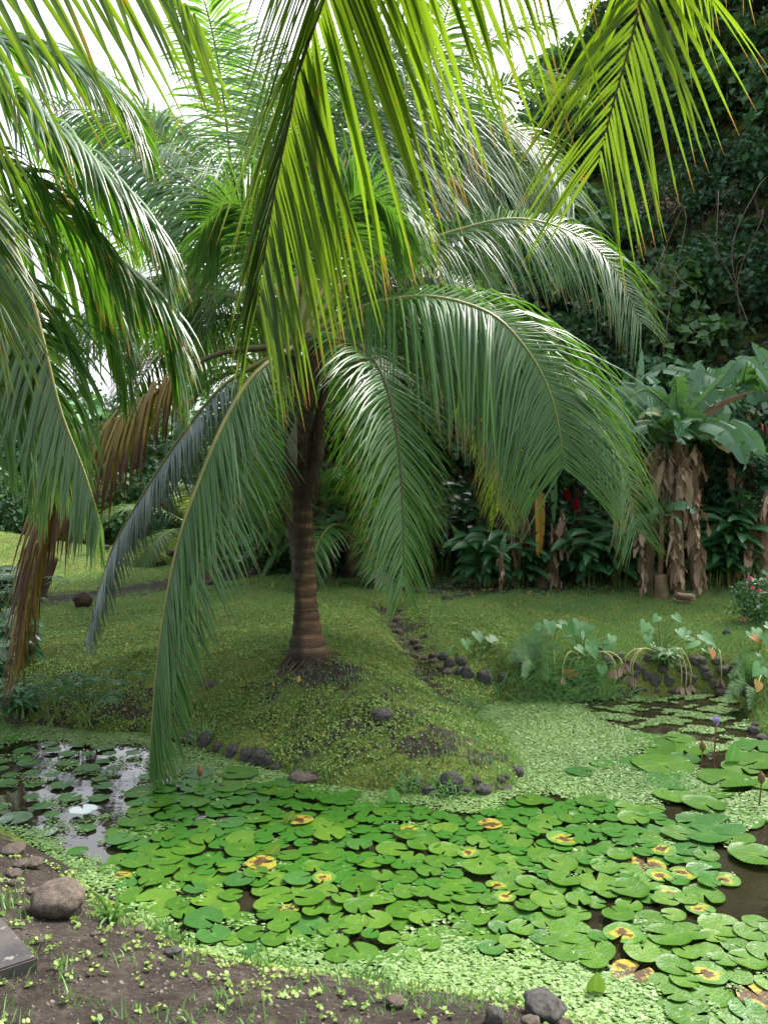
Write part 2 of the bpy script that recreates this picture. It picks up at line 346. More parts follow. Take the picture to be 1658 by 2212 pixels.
# ------------------------------------------------------------------ palms
def frond(pal, pts, n=70, L=0.85, W=0.045, mat="frond", rib="rib", t0=0.2, a0=76, a1=30, el=10, droop=1.6, dj=0.5, roll=(0, 0), K=5, r0=0.02, fold=0.45, seg=6, jit=0.05, label=None,
          Lside=(1, 1), tear=0.0, prof=None, pw=1.25, up=(0, 0, 1), sv=None, dtip=1.0):
    q = spline(pts, 90); T, U, S = frames(q, up)
    rr = np.radians(np.linspace(roll[0], roll[1], len(q)))[:, None]
    U, S = U * np.cos(rr) + S * np.sin(rr), S * np.cos(rr) - U * np.sin(rr)
    mb = MB()
    for side in (1, -1):
        u = np.linspace(0, 1, n) + rng.normal(0, 0.15 / n, n); u = np.clip(u, 0, 1)
        t = t0 + (1 - t0) * u; ix = t * (len(q) - 1)
        def at(A): return np.stack([np.interp(ix, np.arange(len(q)), A[:, k]) for k in range(3)], 1)
        p, Tt, Ut, St = at(q), nrm(at(T)), nrm(at(U)), nrm(at(S))
        a = np.radians(a0 + (a1 - a0) * u ** 1.1 + rng.normal(0, 3, n))[:, None]
        e = np.radians(el * (1 - 0.6 * u) + rng.normal(0, 5, n))[:, None]
        d0 = np.cos(a) * Tt + np.sin(a) * (side * St * np.cos(e) + Ut * np.sin(e))
        pr = prof(u) if prof else np.minimum(1, 0.55 + 2.2 * u) * (1 - 0.55 * u ** 2.6)
        if sv: d0 = np.cos(a) * Tt + np.sin(a) * (nrm(np.array(sv[0 if side > 0 else 1])) + rng.normal(0, .05, (n, 3)))
        ln = L * pr * rng.uniform(0.88, 1.06, n) * Lside[0 if side > 0 else 1]
        if tear: ln = ln * np.where(rng.random(n) < tear, rng.uniform(0.25, 0.7, n), 1)
        wd = W * (0.55 + 0.45 * np.minimum(1, 3 * u)) * (1 - 0.45 * u ** 2) * rng.uniform(0.85, 1.1, n)
        dr = droop * rng.uniform(1 - dj, 1 + dj, n) * (1 + (dtip - 1) * u ** 1.5)
        jt = rng.normal(0, jit, (n, 3))
        v = np.zeros((n, K + 1, 3, 3)); pos = p.copy()
        for k in range(K + 1):
            s = k / K
            d = nrm(d0 + np.array([0, 0, -1.0]) * (dr * s ** pw)[:, None] + jt * s * 2)
            c = Tt - (Tt * d).sum(1, keepdims=True) * d + 0.15 * np.cross(d, Ut) * side; c = nrm(c)
            nn = np.cross(c, d); nn = nn * np.sign((nn * Ut).sum(1, keepdims=True) + 1e-6)
            prf = min(1.0, 0.5 + 4 * s) * (1 - 0.97 * s ** 2.2)
            h = (wd * prf / 2)[:, None]
            v[:, k, 0] = pos - c * h * (1 - 0.15 * fold) - nn * h * fold
            v[:, k, 1] = pos
            v[:, k, 2] = pos + c * h * (1 - 0.15 * fold) - nn * h * fold
            pos = pos + d * (ln / K)[:, None]
        b0 = (np.arange(n) * (K + 1) * 3)[:, None, None] + (np.arange(K) * 3)[None, :, None] + np.arange(2)[None, None]
        f = np.stack([b0, b0 + 1, b0 + 4, b0 + 3], -1).reshape(-1, 4)
        sa = np.broadcast_to(np.linspace(0, 1, K + 1)[None, :, None], (n, K + 1, 3)).ravel()
        ra = np.repeat(rng.random(n), (K + 1) * 3)
        mb.add(v.reshape(-1, 3), f, sa, ra, np.tile([0, 1, 0], n * (K + 1)))
    o = mb.obj("frond", M[mat], pal)
    if label: o["label"] = label
    r = MB(); tube(r, q[::3], [r0 * 2.0, r0, r0 * 0.75, r0 * 0.5, r0 * 0.16], 40, seg)
    r.obj("midrib", M[rib], o)
    return o
def PP(*l): return [P(*p) for p in l]

tb = hit(665, 1424)
palm = thing("coconut_palm", "coconut palm with a thick ringed brown trunk standing on the grassy mound by the pond", "palm", tb)
ty = tb[1]
def trunk_tube(mb, pts, rad, rings=26, n=150, seg=28):
    q = spline(pts, n); T, U, S = frames(q, (0, 1, 0))
    u = np.linspace(0, 1, n); r = np.interp(u, np.linspace(0, 1, len(rad)), rad)
    ph = (u * rings + 0.12 * np.sin(u * 37)) % 1.0
    r = r * (1 + 0.1 * (ph - 0.5) - 0.07 * (ph > 0.84))
    a = np.linspace(0, 2 * np.pi, seg, endpoint=False)
    rr = r[:, None] * (1 + 0.025 * np.sin(3 * a[None] + u[:, None] * 9) + rng.normal(0, 0.008, (n, seg)))
    v = q[:, None] + rr[..., None] * (np.cos(a)[None, :, None] * U[:, None] + np.sin(a)[None, :, None] * S[:, None])
    i = np.arange(n - 1)[:, None] * seg; j = np.arange(seg)[None]; k = (j + 1) % seg
    mb.add(v.reshape(-1, 3), np.stack([i + j, i + k, i + seg + k, i + seg + j], -1).reshape(-1, 4), np.repeat(u, seg), 0.5)
mb = MB()
pxw = ty / F
trunk_tube(mb, [tb + (0, 0, -0.12), P(664, 1390, ty), P(661, 1300, ty), P(658, 1180, ty), P(652, 1040, ty), P(645, 900, ty), P(642, 770, ty)],
           [.9 * k * pxw for k in (54, 47, 34, 28, 26, 25, 24.5, 24, 23.5, 23, 24, 25, 25, 22, 18)])
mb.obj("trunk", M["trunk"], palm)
mb = MB()
for k in range(70):
    a = rng.uniform(0, 6.28); r0_ = 44 * pxw; r1_ = r0_ + rng.uniform(.05, .2); p0 = np.array([tb[0] + r0_ * math.cos(a), tb[1] + r0_ * math.sin(a), tb[2] + rng.uniform(.0, .05)]); x1, y1 = tb[0] + r1_ * math.cos(a + rng.normal(0, .2)), tb[1] + r1_ * math.sin(a + rng.normal(0, .2))
    tube(mb, [p0, ((p0[0] + x1) / 2, (p0[1] + y1) / 2, gz((p0[0] + x1) / 2, (p0[1] + y1) / 2) + .015), (x1, y1, gz(x1, y1) - .01)], [.01, .008, .004], 7, 5, ra=rng.random())
mb.obj("root_mass", M["bark"], palm)
# old leaf bases, fibres and rootlets under the crown
for px, py, dx, dz, ln in ((628, 960, -16, 0, 230), (672, 1060, 34, 0, 250), (650, 1000, 4, -1, 230), (636, 1050, -22, 1, 200), (660, 930, 24, -1, 190), (640, 900, -30, 0, 170), (655, 880, 12, -1, 160),
                           (632, 860, -34, -1, 120), (668, 850, 40, 0, 130)):
    s = MB(); y0 = ty + dz * 0.16
    tube(s, [P(px, py, y0), P(px + dx * 0.25, py - ln * 0.4, y0), P(px + dx, py - ln, y0 + 0.02)], [0.06, 0.075, 0.05, 0.03], 12, 8)
    s.obj("leaf_base", M["fibre"], palm)
s = MB()
for k in range(90):
    x0 = rng.uniform(612, 692); y0 = rng.uniform(860, 1060); l = rng.uniform(60, 190); yy = ty - 0.16 + rng.uniform(-0.06, 0.1)
    tube(s, [P(x0, y0, yy), P(x0 + rng.normal(0, 6), y0 + l * 0.5, yy - 0.03), P(x0 + rng.normal(0, 9), y0 + l, yy)], [0.003, 0.002, 0.001], 7, 4, ra=rng.random())
s.obj("hanging_fibre", M["fibre"], palm)
s = MB()
tube(s, [P(640, 900, ty - 0.24), P(636, 930, ty - 0.25), P(631, 965, ty - 0.25), P(634, 985, ty - 0.25), P(640, 1008, ty - 0.24)], [0.008, 0.02, 0.052, 0.045, 0.006], 18, 8)
o = s.obj("spathe", M["spathe"], palm); o["label"] = "grey dried pointed flower sheath hanging before the trunk"
s = MB(); tube(s, [P(666, 1085, ty - 0.1), P(676, 1030, ty - 0.14), P(690, 985, ty - 0.12), P(692, 950, ty - 0.1)], [0.03, 0.04, 0.035, 0.045], 14, 8)
o = s.obj("cut_stalk", M["bark"], palm); o["label"] = "grey cut leaf stalk leaning from the trunk"

C0 = (645, 745, ty)
D = dict
FR = [
 ((C0, (700, 728, 7.3), (765, 742, 7.0), (820, 800, 6.75), (850, 900, 6.6), (865, 1020, 6.5), (870, 1130, 6.45), (872, 1262, 6.4)), D(n=86, L=0.80, mat="frond_grey", rib="rib_dark", t0=0.14, a0=58, a1=20, el=4, droop=0.9, roll=(0, -12), label="grey green frond arching down in front to the lawn")),
 ((C0, (740, 680, 7.5), (850, 646, 7.3), (950, 643, 7.2), (1060, 678, 7.05), (1135, 752, 6.95), (1182, 835, 6.88), (1206, 920, 6.83), (1216, 1010, 6.8)), D(n=105, L=1.02, mat="frond_grey", t0=0.16, a0=60, a1=18, el=2, droop=1.5, label="broad frond arching right with long hanging leaflets")),
 ((C0, (740, 620, 7.9), (860, 545, 8.1), (1000, 493, 8.3), (1120, 472, 8.4), (1230, 500, 8.5), (1315, 565, 8.5), (1385, 695, 8.5)), D(n=95, L=1.0, t0=0.2, a0=66, a1=22, el=5, droop=2.2, label="upper right frond with a curtain of green leaflets")),
 ((C0, (690, 500, 8.0), (770, 300, 8.4), (859, 205, 8.7), (929, 190, 8.9), (994, 230, 9), (1039, 310, 9.1), (1083, 395, 9.2)), D(n=85, L=1.0, t0=0.25, a0=60, droop=2.0)),
 ((C0, (750, 520, 8.3), (880, 350, 9), (1014, 264, 9.4), (1079, 264, 9.6), (1139, 295, 9.7), (1189, 350, 9.8), (1240, 440, 9.8)), D(n=80, L=1.05, t0=0.3, a0=60, droop=1.7, mat="frond_pale")),
 ((C0, (590, 775, 7.2), (535, 825, 6.8), (480, 920, 6.45), (430, 1040, 6.2), (388, 1160, 6.0), (355, 1320, 5.85), (335, 1480, 5.75), (322, 1670, 5.65)), D(n=100, L=0.82, mat="frond_grey", t0=0.13, a0=55, a1=14, el=6, droop=0.9, roll=(0, 25), tear=0.05, r0=0.02, label="long frond hanging down to the pond at the mound's shore")),
 ((C0, (560, 752, 7.6), (480, 762, 7.5), (400, 800, 7.4), (300, 880, 7.3), (205, 955, 7.2), (130, 1060, 7.1), (80, 1210, 7.0), (45, 1400, 6.95)), D(n=85, L=0.95, mat="frond_dead", rib="rib_dark", t0=0.25, a0=66, a1=16, droop=2.2, tear=0.1, jit=0.1, label="brown drying frond hanging to the ground")),
 ((C0, (560, 785, 7.9), (480, 835, 8), (400, 930, 8.1), (320, 1050, 8.15), (250, 1170, 8.15), (215, 1270, 8.15), (188, 1375, 8.1)), D(n=85, L=0.7, mat="frond_silver", t0=0.2, a0=55, a1=16, droop=1.3, label="silvery frond with a brown tip touching the lawn")),
 ((C0, (590, 560, 8.2), (530, 450, 8.6), (440, 365, 9), (350, 298, 9.3), (210, 240, 9.6), (95, 240, 9.8)), D(n=80, L=1.05, t0=0.25, droop=1.8)),
 ((C0, (580, 590, 8), (520, 500, 8.2), (450, 425, 8.4), (350, 352, 8.6), (250, 338, 8.8), (160, 370, 8.9)), D(n=90, L=1.0, mat="frond_grey", t0=0.22, droop=2.2)),
 ((C0, (720, 780, 8.2), (780, 850, 8.6), (820, 950, 8.8), (840, 1060, 9), (836, 1190, 9)), D(n=70, L=0.85, mat="frond_grey", t0=0.25, droop=0.9)),
 ((C0, (850, 740, 8.6), (980, 800, 9), (1045, 880, 9.2), (1071, 965, 9.3), (1078, 1100, 9.3)), D(n=70, L=0.75, mat="frond_lit", t0=0.4, droop=0.7, label="yellow green frond tip low behind the broad frond")),
 ((C0, (850, 690, 8), (1050, 690, 8.3), (1200, 775, 8.5), (1309, 925, 8.6), (1349, 1015, 8.6), (1374, 1145, 8.6)), D(n=90, L=0.9, mat="frond", t0=0.35, a0=55, droop=1.1)),
 ((C0, (635, 520, 8.2), (610, 330, 8.8), (570, 170, 9.6), (520, 60, 10.2)), D(n=80, L=0.95, t0=0.3, mat="frond_far", droop=0.9)),
 ((C0, (560, 660, 8), (470, 635, 8.3), (370, 632, 8.5), (260, 655, 8.7), (160, 700, 8.8), (80, 750, 8.8)), D(n=85, L=0.95, t0=0.25, mat="frond_grey", droop=2.4)),
 ((C0, (700, 600, 8.2), (740, 430, 8.8), (800, 330, 9.4), (900, 300, 10), (1000, 360, 10.3)), D(n=75, L=1.0, t0=0.3, mat="frond_pale", droop=1.6)),
 ((C0, (560, 720, 8.6), (450, 760, 9.2), (380, 860, 9.6), (330, 990, 9.8), (300, 1100, 9.8)), D(n=75, L=0.9, t0=0.3, droop=1.4)),
 ((C0, (610, 800, 8.3), (570, 900, 8.8), (545, 1020, 9.0), (530, 1130, 9.0)), D(n=60, L=0.8, t0=0.3, mat="frond_grey", droop=0.8)),
 ((C0, (690, 560, 7.3), (740, 450, 7.0), (800, 420, 6.9), (860, 470, 6.9)), D(n=70, L=0.95, t0=0.35, mat="frond_grey", droop=1.9)),
 ((C0, (600, 600, 7.3), (560, 490, 7.1), (500, 440, 7.0), (440, 480, 7.0)), D(n=70, L=0.9, t0=0.35, mat="frond_grey", droop=1.9)),
 ((C0, (780, 640, 8.6), (900, 600, 9.2), (1010, 620, 9.6), (1100, 700, 9.8)), D(n=75, L=1.0, t0=0.3, mat="frond", droop=2.2)),
 ((C0, (730, 700, 8.0), (820, 665, 8.2), (920, 665, 8.3), (1020, 720, 8.35), (1090, 810, 8.35), (1130, 930, 8.3)), D(n=95, L=1.0, t0=0.2)),
 ((C0, (720, 560, 8.3), (830, 400, 9.0), (950, 340, 9.4), (1060, 345, 9.6), (1150, 400, 9.7), (1200, 490, 9.7)), D(n=85, L=1.0, t0=0.25, mat="frond_pale")),
 ((C0, (680, 480, 8.2), (730, 270, 8.6), (800, 150, 9.0), (880, 110, 9.3), (960, 150, 9.5), (1010, 240, 9.6)), D(n=85, L=1.0, t0=0.25)),
 ((C0, (600, 600, 8.1), (550, 420, 8.6), (490, 290, 9.0), (420, 220, 9.3), (340, 200, 9.5)), D(n=85, L=1.0, t0=0.25)),
 ((C0, (540, 660, 8.4), (430, 610, 8.9), (330, 610, 9.2), (230, 670, 9.4), (160, 770, 9.5)), D(n=85, L=0.9, t0=0.25)),
 ((C0, (560, 690, 8.4), (460, 690, 8.9), (370, 740, 9.2), (300, 830, 9.4), (262, 950, 9.5)), D(n=85, L=0.85, t0=0.25)),
]
for i, (pts, kw) in enumerate(FR):
    if i in (16, 24): continue
    kw = dict(kw); front = i in (0, 5, 7, 11); kw.setdefault("W", .032)
    kw["L"] *= 1.25 if front else 1.4; kw["n"] = int(kw["n"] * 1.6); kw["jit"] = .035; kw["a0"] = kw.get("a0", 62) + 14; kw["a1"] = kw.get("a1", 22) + (20 if front else 26)
    if i in (1, 2, 3, 4, 6, 8, 9, 12, 14, 15, 16, 21, 22, 23, 24, 25, 26): kw.update(droop=3.6, pw=.8, dtip=.16)
    else: kw["droop"] = kw.get("droop", 1.6) * 1.15
    if i in (1, 3, 4, 15, 21, 22, 23): kw["L"] *= 1.14; kw["n"] = int(kw["n"] * 1.15)
    if i in (3, 4, 8, 9, 13, 15, 22, 23, 24): kw["W"] = .046; kw["n"] = int(kw["n"] * .8)
    kw["roll"] = {1: (0, 78), 2: (0, 45), 3: (0, 40), 4: (0, 40), 8: (0, -35), 9: (0, -35), 12: (0, 65), 14: (0, -40), 15: (0, 40), 20: (0, 40), 21: (0, 60), 22: (0, 40), 23: (0, 40), 24: (0, -35)}.get(i, kw.get("roll", (0, 0)))
    if i == 6: kw.update(L=kw["L"] * 1.1, W=.05)
    if i in (1, 12): kw["L"] *= 1.08; kw["dtip"] = .1
    if i == 5: kw.update(sv=((.85, .2, -.35), (.55, -.6, -.6)), L=.95, roll=(0, 0), droop=1.1)
    if i == 7: kw.update(sv=((.8, .2, -.4), (.5, -.6, -.6)), L=.58, droop=1.6)
    frond(palm, PP(*pts), **kw)

# the palm behind the photographer, its fronds arching overhead into view
near = thing("coconut_palm", "palm overhead with sunlit yellow green fronds drooping in from above at close range", "palm", (1.2, -1.6, gz(1.2, -1.6)))
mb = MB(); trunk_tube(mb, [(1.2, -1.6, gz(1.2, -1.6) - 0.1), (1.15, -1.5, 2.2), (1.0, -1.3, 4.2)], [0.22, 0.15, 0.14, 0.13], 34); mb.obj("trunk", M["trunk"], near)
NC = np.array([1.0, -1.3, 4.2])
frond(near, [NC, (0.7, 0.6, 4.9)] + PP((790, -420, 2.55), (700, 0, 3.0), (658, 90, 3.1), (632, 225, 3.18), (603, 360, 3.25), (578, 500, 3.3), (560, 640, 3.32)),
      n=104, L=1.5, W=0.038, mat="frond_lit", rib="rib_dark", t0=0.52, a0=62, a1=20, el=-18, sv=((1.0, .1, -.36), (-.4, -.25, -.7)), droop=.75, Lside=(1, .8), dj=0.2, roll=(0, 38), K=8, r0=0.022, jit=0.03, tear=.04, prof=lambda u: np.minimum(1, 0.7 + u) * (1 - 0.58 * u ** 2),
      label="broad yellow green frond hanging before the main palm")
frond(near, [NC, (1.5, 0.5, 4.8)] + PP((1470, -380, 2.6), (1400, -100, 3.0), (1385, 0, 3.05), (1352, 120, 3.1), (1320, 235, 3.15), (1292, 345, 3.2)),
      n=104, L=1.0, W=0.031, mat="frond_lit", rib="rib_dark", t0=0.35, a0=60, a1=28, el=-4, droop=0.55, dj=0.25, roll=(0, 10), K=6, r0=0.02, jit=0.03, prof=lambda u: np.minimum(1, 0.7 + u) * (1 - 0.45 * u ** 3),
      label="yellow tipped frond hanging from the upper right")
frond(near, [NC, (1.1, 0.6, 5.2)] + PP((960, -700, 2.6), (900, -300, 3.0), (880, -60, 3.2), (900, 60, 3.3)),
      n=50, L=0.95, W=0.045, mat="frond_lit", rib="rib_dark", t0=0.4, a0=50, a1=12, droop=0.7, K=6, r0=0.02)

# the palm standing left of the view
lx, ly = -3.5, 4.4
left = thing("coconut_palm", "palm at the pond's shady end sending glossy dark fronds across the upper view", "palm", (lx, ly, gz(lx, ly)))
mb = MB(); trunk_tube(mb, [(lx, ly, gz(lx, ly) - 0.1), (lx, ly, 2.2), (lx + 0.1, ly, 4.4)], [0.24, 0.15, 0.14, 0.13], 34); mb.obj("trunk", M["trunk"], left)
LC = np.array([lx + 0.1, ly, 4.4])
LF = [
 (((-130, 250, 4.6), (0, 345, 4.75), (110, 435, 4.9), (215, 540, 5.0), (300, 612, 5.1), (355, 690, 5.15), (386, 810, 5.2)), D(n=75, L=0.8, W=0.05, mat="frond", t0=0.3, a0=62, a1=18, droop=1.9, K=6, el=12)),
 (((-150, 330, 4.2), (-50, 420, 4.1), (30, 530, 4.05), (80, 680, 4.0), (130, 880, 4.0), (180, 1010, 4.0), (216, 1125, 4.0)), D(n=78, L=0.72, W=0.045, mat="frond_pale", t0=0.3, a0=58, a1=14, droop=1.3, K=6, el=4, sv=((-.85, -.2, -.35), (-.45, .5, -.6)), tear=0.04, label="pale shiny frond with drooping white lit leaflets")),
 (((-260, 60, 2.95), (-120, -60, 2.9), (40, -130, 2.9), (200, -120, 2.9), (330, -70, 2.9), (420, 30, 2.9)), D(n=36, L=1.05, W=0.034, mat="frond_lit", rib="rib_dark", t0=0.3, a0=80, a1=55, droop=.3, K=7, el=0, jit=0.02, sv=((.12, -.15, -.95), (.2, .35, -.9)))),
 (((-330, 60, 2.7), (-220, 220, 2.65), (-120, 380, 2.6), (-60, 520, 2.6), (-20, 660, 2.6)), D(n=56, L=0.8, W=0.046, mat="frond_lit", rib="rib_dark", t0=0.4, a0=55, a1=20, droop=0.5, K=6, sv=((.85, .1, -.4), (.4, -.4, -.7)))),
 (((-160, 60, 4.4), (0, 170, 4.45), (120, 280, 4.5), (240, 390, 4.6), (320, 480, 4.7), (350, 560, 4.75)), D(n=75, L=0.8, W=0.045, mat="frond", t0=0.35, a0=58, a1=16, droop=1.6, K=6)),
 (((-260, 560, 5.0), (-100, 600, 5.0), (30, 690, 5.1), (100, 810, 5.1), (140, 960, 5.1)), D(n=70, L=0.95, W=0.045, mat="frond_far", t0=0.3, a0=62, a1=18, droop=2.2, K=6)),
 (((-420, 800, 4.5), (-180, 790, 4.55), (-20, 835, 4.6), (70, 920, 4.6), (112, 1040, 4.6)), D(n=75, L=0.75, W=0.04, mat="frond_far", t0=0.3, droop=3.0, K=6, label="low yellowish green frond with leaflets hanging straight down")),
 (((-200, 100, 5.2), (-20, 80, 5.4), (120, 110, 5.6), (240, 190, 5.8), (300, 290, 5.9)), D(n=75, L=0.85, W=0.045, mat="frond", t0=0.3, droop=1.7, K=5)),
 (((-300, 500, 4.6), (-150, 560, 4.5), (-20, 660, 4.45), (40, 800, 4.4), (60, 930, 4.4)), D(n=65, L=0.85, W=0.045, mat="frond", t0=0.3, droop=1.9, K=6)),
 (((-100, 420, 5.4), (60, 480, 5.7), (170, 560, 5.9), (240, 680, 6.0), (270, 800, 6.0)), D(n=75, L=0.85, W=0.045, mat="frond", t0=0.3, droop=2.2, K=6)),
]
for pts, kw in LF:
    kw = dict(kw); sv_ = "sv" in kw; kw["L"] *= 1.0 if sv_ else 1.2; kw["n"] = int(kw["n"] * 1.25); kw["droop"] *= 1.3; kw["a0"] = kw.get("a0", 60) + (0 if sv_ else 12); kw["a1"] = kw.get("a1", 18) + 10
    frond(left, [LC] + PP(*pts), **kw)

def far_palm(px, py, Y, nf, L, mat, label, seed, leaf=0.9, group=None, elev=(-25, 75), nl=44, base=None):
    global rng
    keep, rng = rng, np.random.default_rng(seed)
    c = P(px, py, Y); bx = (base - CX) * Y / F if base is not None else c[0]; g = gz(bx, c[1])
    o = thing("coconut_palm", label, "palm", (bx, c[1], g), group)
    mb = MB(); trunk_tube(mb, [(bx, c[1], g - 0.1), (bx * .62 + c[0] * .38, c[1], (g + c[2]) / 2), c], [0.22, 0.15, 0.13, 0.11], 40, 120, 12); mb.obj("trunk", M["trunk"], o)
    for k in range(nf):
        az = k * 2.39996 + rng.uniform(-0.2, 0.2); el = math.radians(elev[1] + (elev[0] - elev[1]) * (k + 0.5) / nf)
        p = c.copy(); pts = [c]; Lf = L * rng.uniform(0.85, 1.1); e = el
        for j in range(7):
            p = p + Lf / 7 * np.array([math.cos(az) * math.cos(e), math.sin(az) * math.cos(e), math.sin(e)]); pts.append(p)
            e -= math.radians(7 + 2.5 * j) * (0.7 + 0.5 * math.cos(el))
        frond(o, pts, n=int(nl * 1.35), L=leaf * 1.1, W=0.06, mat=mat, t0=0.2, droop=1.3, K=4, seg=4, roll=(rng.uniform(-20, 20), rng.uniform(-40, 40)))
    rng = keep
    return o
far_palm(505, 440, 12.5, 17, 3.6, "frond_far", "light green palm rising behind the main palm against the sky", 11, base=664)
far_palm(905, 330, 14.5, 17, 4.0, "frond_pale", "tall pale palm behind the main palm before the hillside", 12, base=690)
far_palm(560, 800, 14.5, 15, 2.2, "frond_grey", "palm with grey green fronds beyond the lawn", 13, base=670)
far_palm(-150, 700, 17.0, 17, 3.4, "frond", "dark palm at the far end of the lawn", 14, base=-260)
far_palm(430, 1150, 17.0, 12, 2.4, "frond_lit", "low young palm with yellowish fronds by the path", 15, leaf=0.6)
far_palm(760, 1150, 13.8, 13, 2.6, "frond_grey", "low young palm in the shade behind the mound", 16, leaf=0.6)

# ------------------------------------------------------------------ leafy shrubs, vines and trees
def leaf_cloud(mb, c, n, size, asp=0.7, droop=0.35, seed_r=None):
    """n kite-shaped folded leaves at the points c"""
    c = np.asarray(c); n = len(c)
    d = nrm(rng.normal(0, 1, (n, 3)) + np.array([0, -0.25, -droop])); u = nrm(rng.normal(0, 0.55, (n, 3)) + np.array([0, -0.3, 0.9]))
    sd = nrm(np.cross(d, u)); u = np.cross(sd, d)
    l = size * rng.uniform(0.6, 1.25, n)[:, None]; wv = l * asp * 0.5
    v = np.stack([c, c + d * l * 0.42 + sd * wv + u * wv * 0.25, c + d * l, c + d * l * 0.42 - sd * wv + u * wv * 0.25, c + d * l * 0.5], 1)
    b = np.arange(n)[:, None] * 5
    f = np.concatenate([b + np.array([0, 1, 4]), b + np.array([1, 2, 4]), b + np.array([2, 3, 4]), b + np.array([3, 0, 4])])
    r = np.clip(rng.random(n) if seed_r is None else seed_r + rng.normal(0, 0.15, n), 0, 1)
    mb.add(v.reshape(-1, 3), f, np.tile([0, 0.4, 1, 0.4, 0.5], n), np.repeat(r, 5))
def clumps(ncl, per, R, rc, bias=0.0):
    """clumped points inside an ellipsoid R, clump radius rc; returns points and a brightness per point"""
    cc = nrm(rng.normal(0, 1, (ncl, 3))) * (rng.random((ncl, 1)) ** 0.4) * np.array(R)
    cc[:, 2] += bias
    pts = (cc[:, None] + nrm(rng.normal(0, 1, (ncl, per, 3))) * (rng.random((ncl, per, 1)) ** 0.5) * rc * np.array([1, 1, 0.7])).reshape(-1, 3)
    return pts, np.repeat(rng.random(ncl), per)
def make_shrub(name, label, cat, group, R, ncl, per, rc, size, mat, asp=0.7, twigs=9, extra=None):
    o = thing(name, label, cat, (0, 0, 0), group)
    mb = MB(); p, r = clumps(ncl, per, R, rc); p[:, 2] += R[2] * 0.8; leaf_cloud(mb, p, len(p), size, asp, seed_r=r); mb.obj("foliage", M[mat], o)
    tw = MB()
    for k in range(twigs):
        a = rng.uniform(0, 6.28); e = np.array([math.cos(a) * R[0], math.sin(a) * R[1], R[2] * rng.uniform(0.9, 1.9)]) * rng.uniform(0.7, 1.05)
        tube(tw, [(0, 0, -0.2), e * 0.4 + rng.normal(0, 0.12, 3), e * 0.75 + rng.normal(0, 0.15, 3), e], [0.03, 0.018, 0.006], 9, 5)
    tw.obj("stem", M["twig"], o)
    if extra:
        q, mt, nm, sz = extra
        hp = nrm(rng.normal(0, 1, (q, 3)) * [1, 1, 0.6] + [0, -0.7, 0.4]) * np.array(R) * 1.05 + [0, 0, R[2] * 0.8]
        for c in hp:
            mb = MB(); leaf_cloud(mb, c + rng.normal(0, sz, (26, 3)), 26, sz * 0.75); mb.obj(nm, M[mt], o)
    return o
HG = "vines and shrubs on the hillside"
PROTO = [
    make_shrub("vine_thicket", "tangle of heart-leaved green vines on the steep hillside", "vines", "heart-leaved vines on the hillside", (1.3, 1.0, 1.1), 60, 26, 0.36, 0.2, "vine", 0.85),
    make_shrub("hillside_shrub", "dark small-leaved shrub on the steep shaded hillside", "shrub", "dark shrubs on the hillside", (1.2, 1.0, 1.0), 60, 32, 0.33, 0.145, "vine_dark", 0.6),
    make_shrub("hillside_shrub", "bright green leafy shrub on the steep hillside", "shrub", "bright shrubs on the hillside", (1.2, 1.0, 0.9), 52, 26, 0.34, 0.2, "vine_bright", 0.6),
    make_shrub("hillside_shrub", "shrub with dry tan seed heads on the dark hillside", "shrub", "seeding shrubs on the hillside", (1.2, 1.0, 1.0), 42, 30, 0.28, 0.12, "vine_dark", 0.6, 14, (9, "drybloom", "dry_blossom", 0.075)),  # the dry tan pieces are seed heads
    make_shrub("hillside_shrub", "shrub with small yellow flowers on the hillside", "shrub", "yellow-flowered shrubs on the hillside", (1.2, 1.0, 0.8), 46, 32, 0.3, 0.12, "vine", 0.5, 10, (14, "yellowleaf", "blossom", 0.06)),
]
used = [False] * len(PROTO)
def put(i, x, y, s, dz=0.0, flat=1.0, label=None, group=None):
    o = PROTO[i] if not used[i] else copy_tree(PROTO[i]); used[i] = True
    o.location = (x, y, gz(x, y) + dz); o.rotation_euler = (0, 0, rng.uniform(-0.7, 0.7)); o.scale = (s, s, s * flat)
    if label: o["label"] = label
    if group: o["group"] = group
    return o
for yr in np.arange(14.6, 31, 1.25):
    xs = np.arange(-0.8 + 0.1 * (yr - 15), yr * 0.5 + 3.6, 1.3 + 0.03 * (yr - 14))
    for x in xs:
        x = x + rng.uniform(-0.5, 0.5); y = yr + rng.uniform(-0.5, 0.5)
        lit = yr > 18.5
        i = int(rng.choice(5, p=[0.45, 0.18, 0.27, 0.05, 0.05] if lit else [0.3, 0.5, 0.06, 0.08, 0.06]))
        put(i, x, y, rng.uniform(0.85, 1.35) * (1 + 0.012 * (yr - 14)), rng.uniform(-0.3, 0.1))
# hedge row of low shrubs along the far end of the lawn
for k, x in enumerate(np.arange(-16, 0.2, 1.5)):
    y = 21.5 + rng.uniform(-0.7, 0.7) - 0.3 * (x + 8) * (x > -5) - (4.5 if x > -3.2 else 0)
    put([0, 1, 2][k % 3], x, y, rng.uniform(0.9, 1.4), 0.0, 0.95, "low leafy bush at the far edge of the lawn under the palms", "bushes at the lawn's edge")

for k, x in enumerate(np.arange(-19, 1.5, 1.9)):
    put([1, 0, 1, 2][k % 4], x, 25.5 + rng.uniform(-.8, .8), rng.uniform(2.1, 2.7), 0.0, .9, "tall dark bush closing the view behind the lawn's low bushes", "tall bushes behind the lawn")

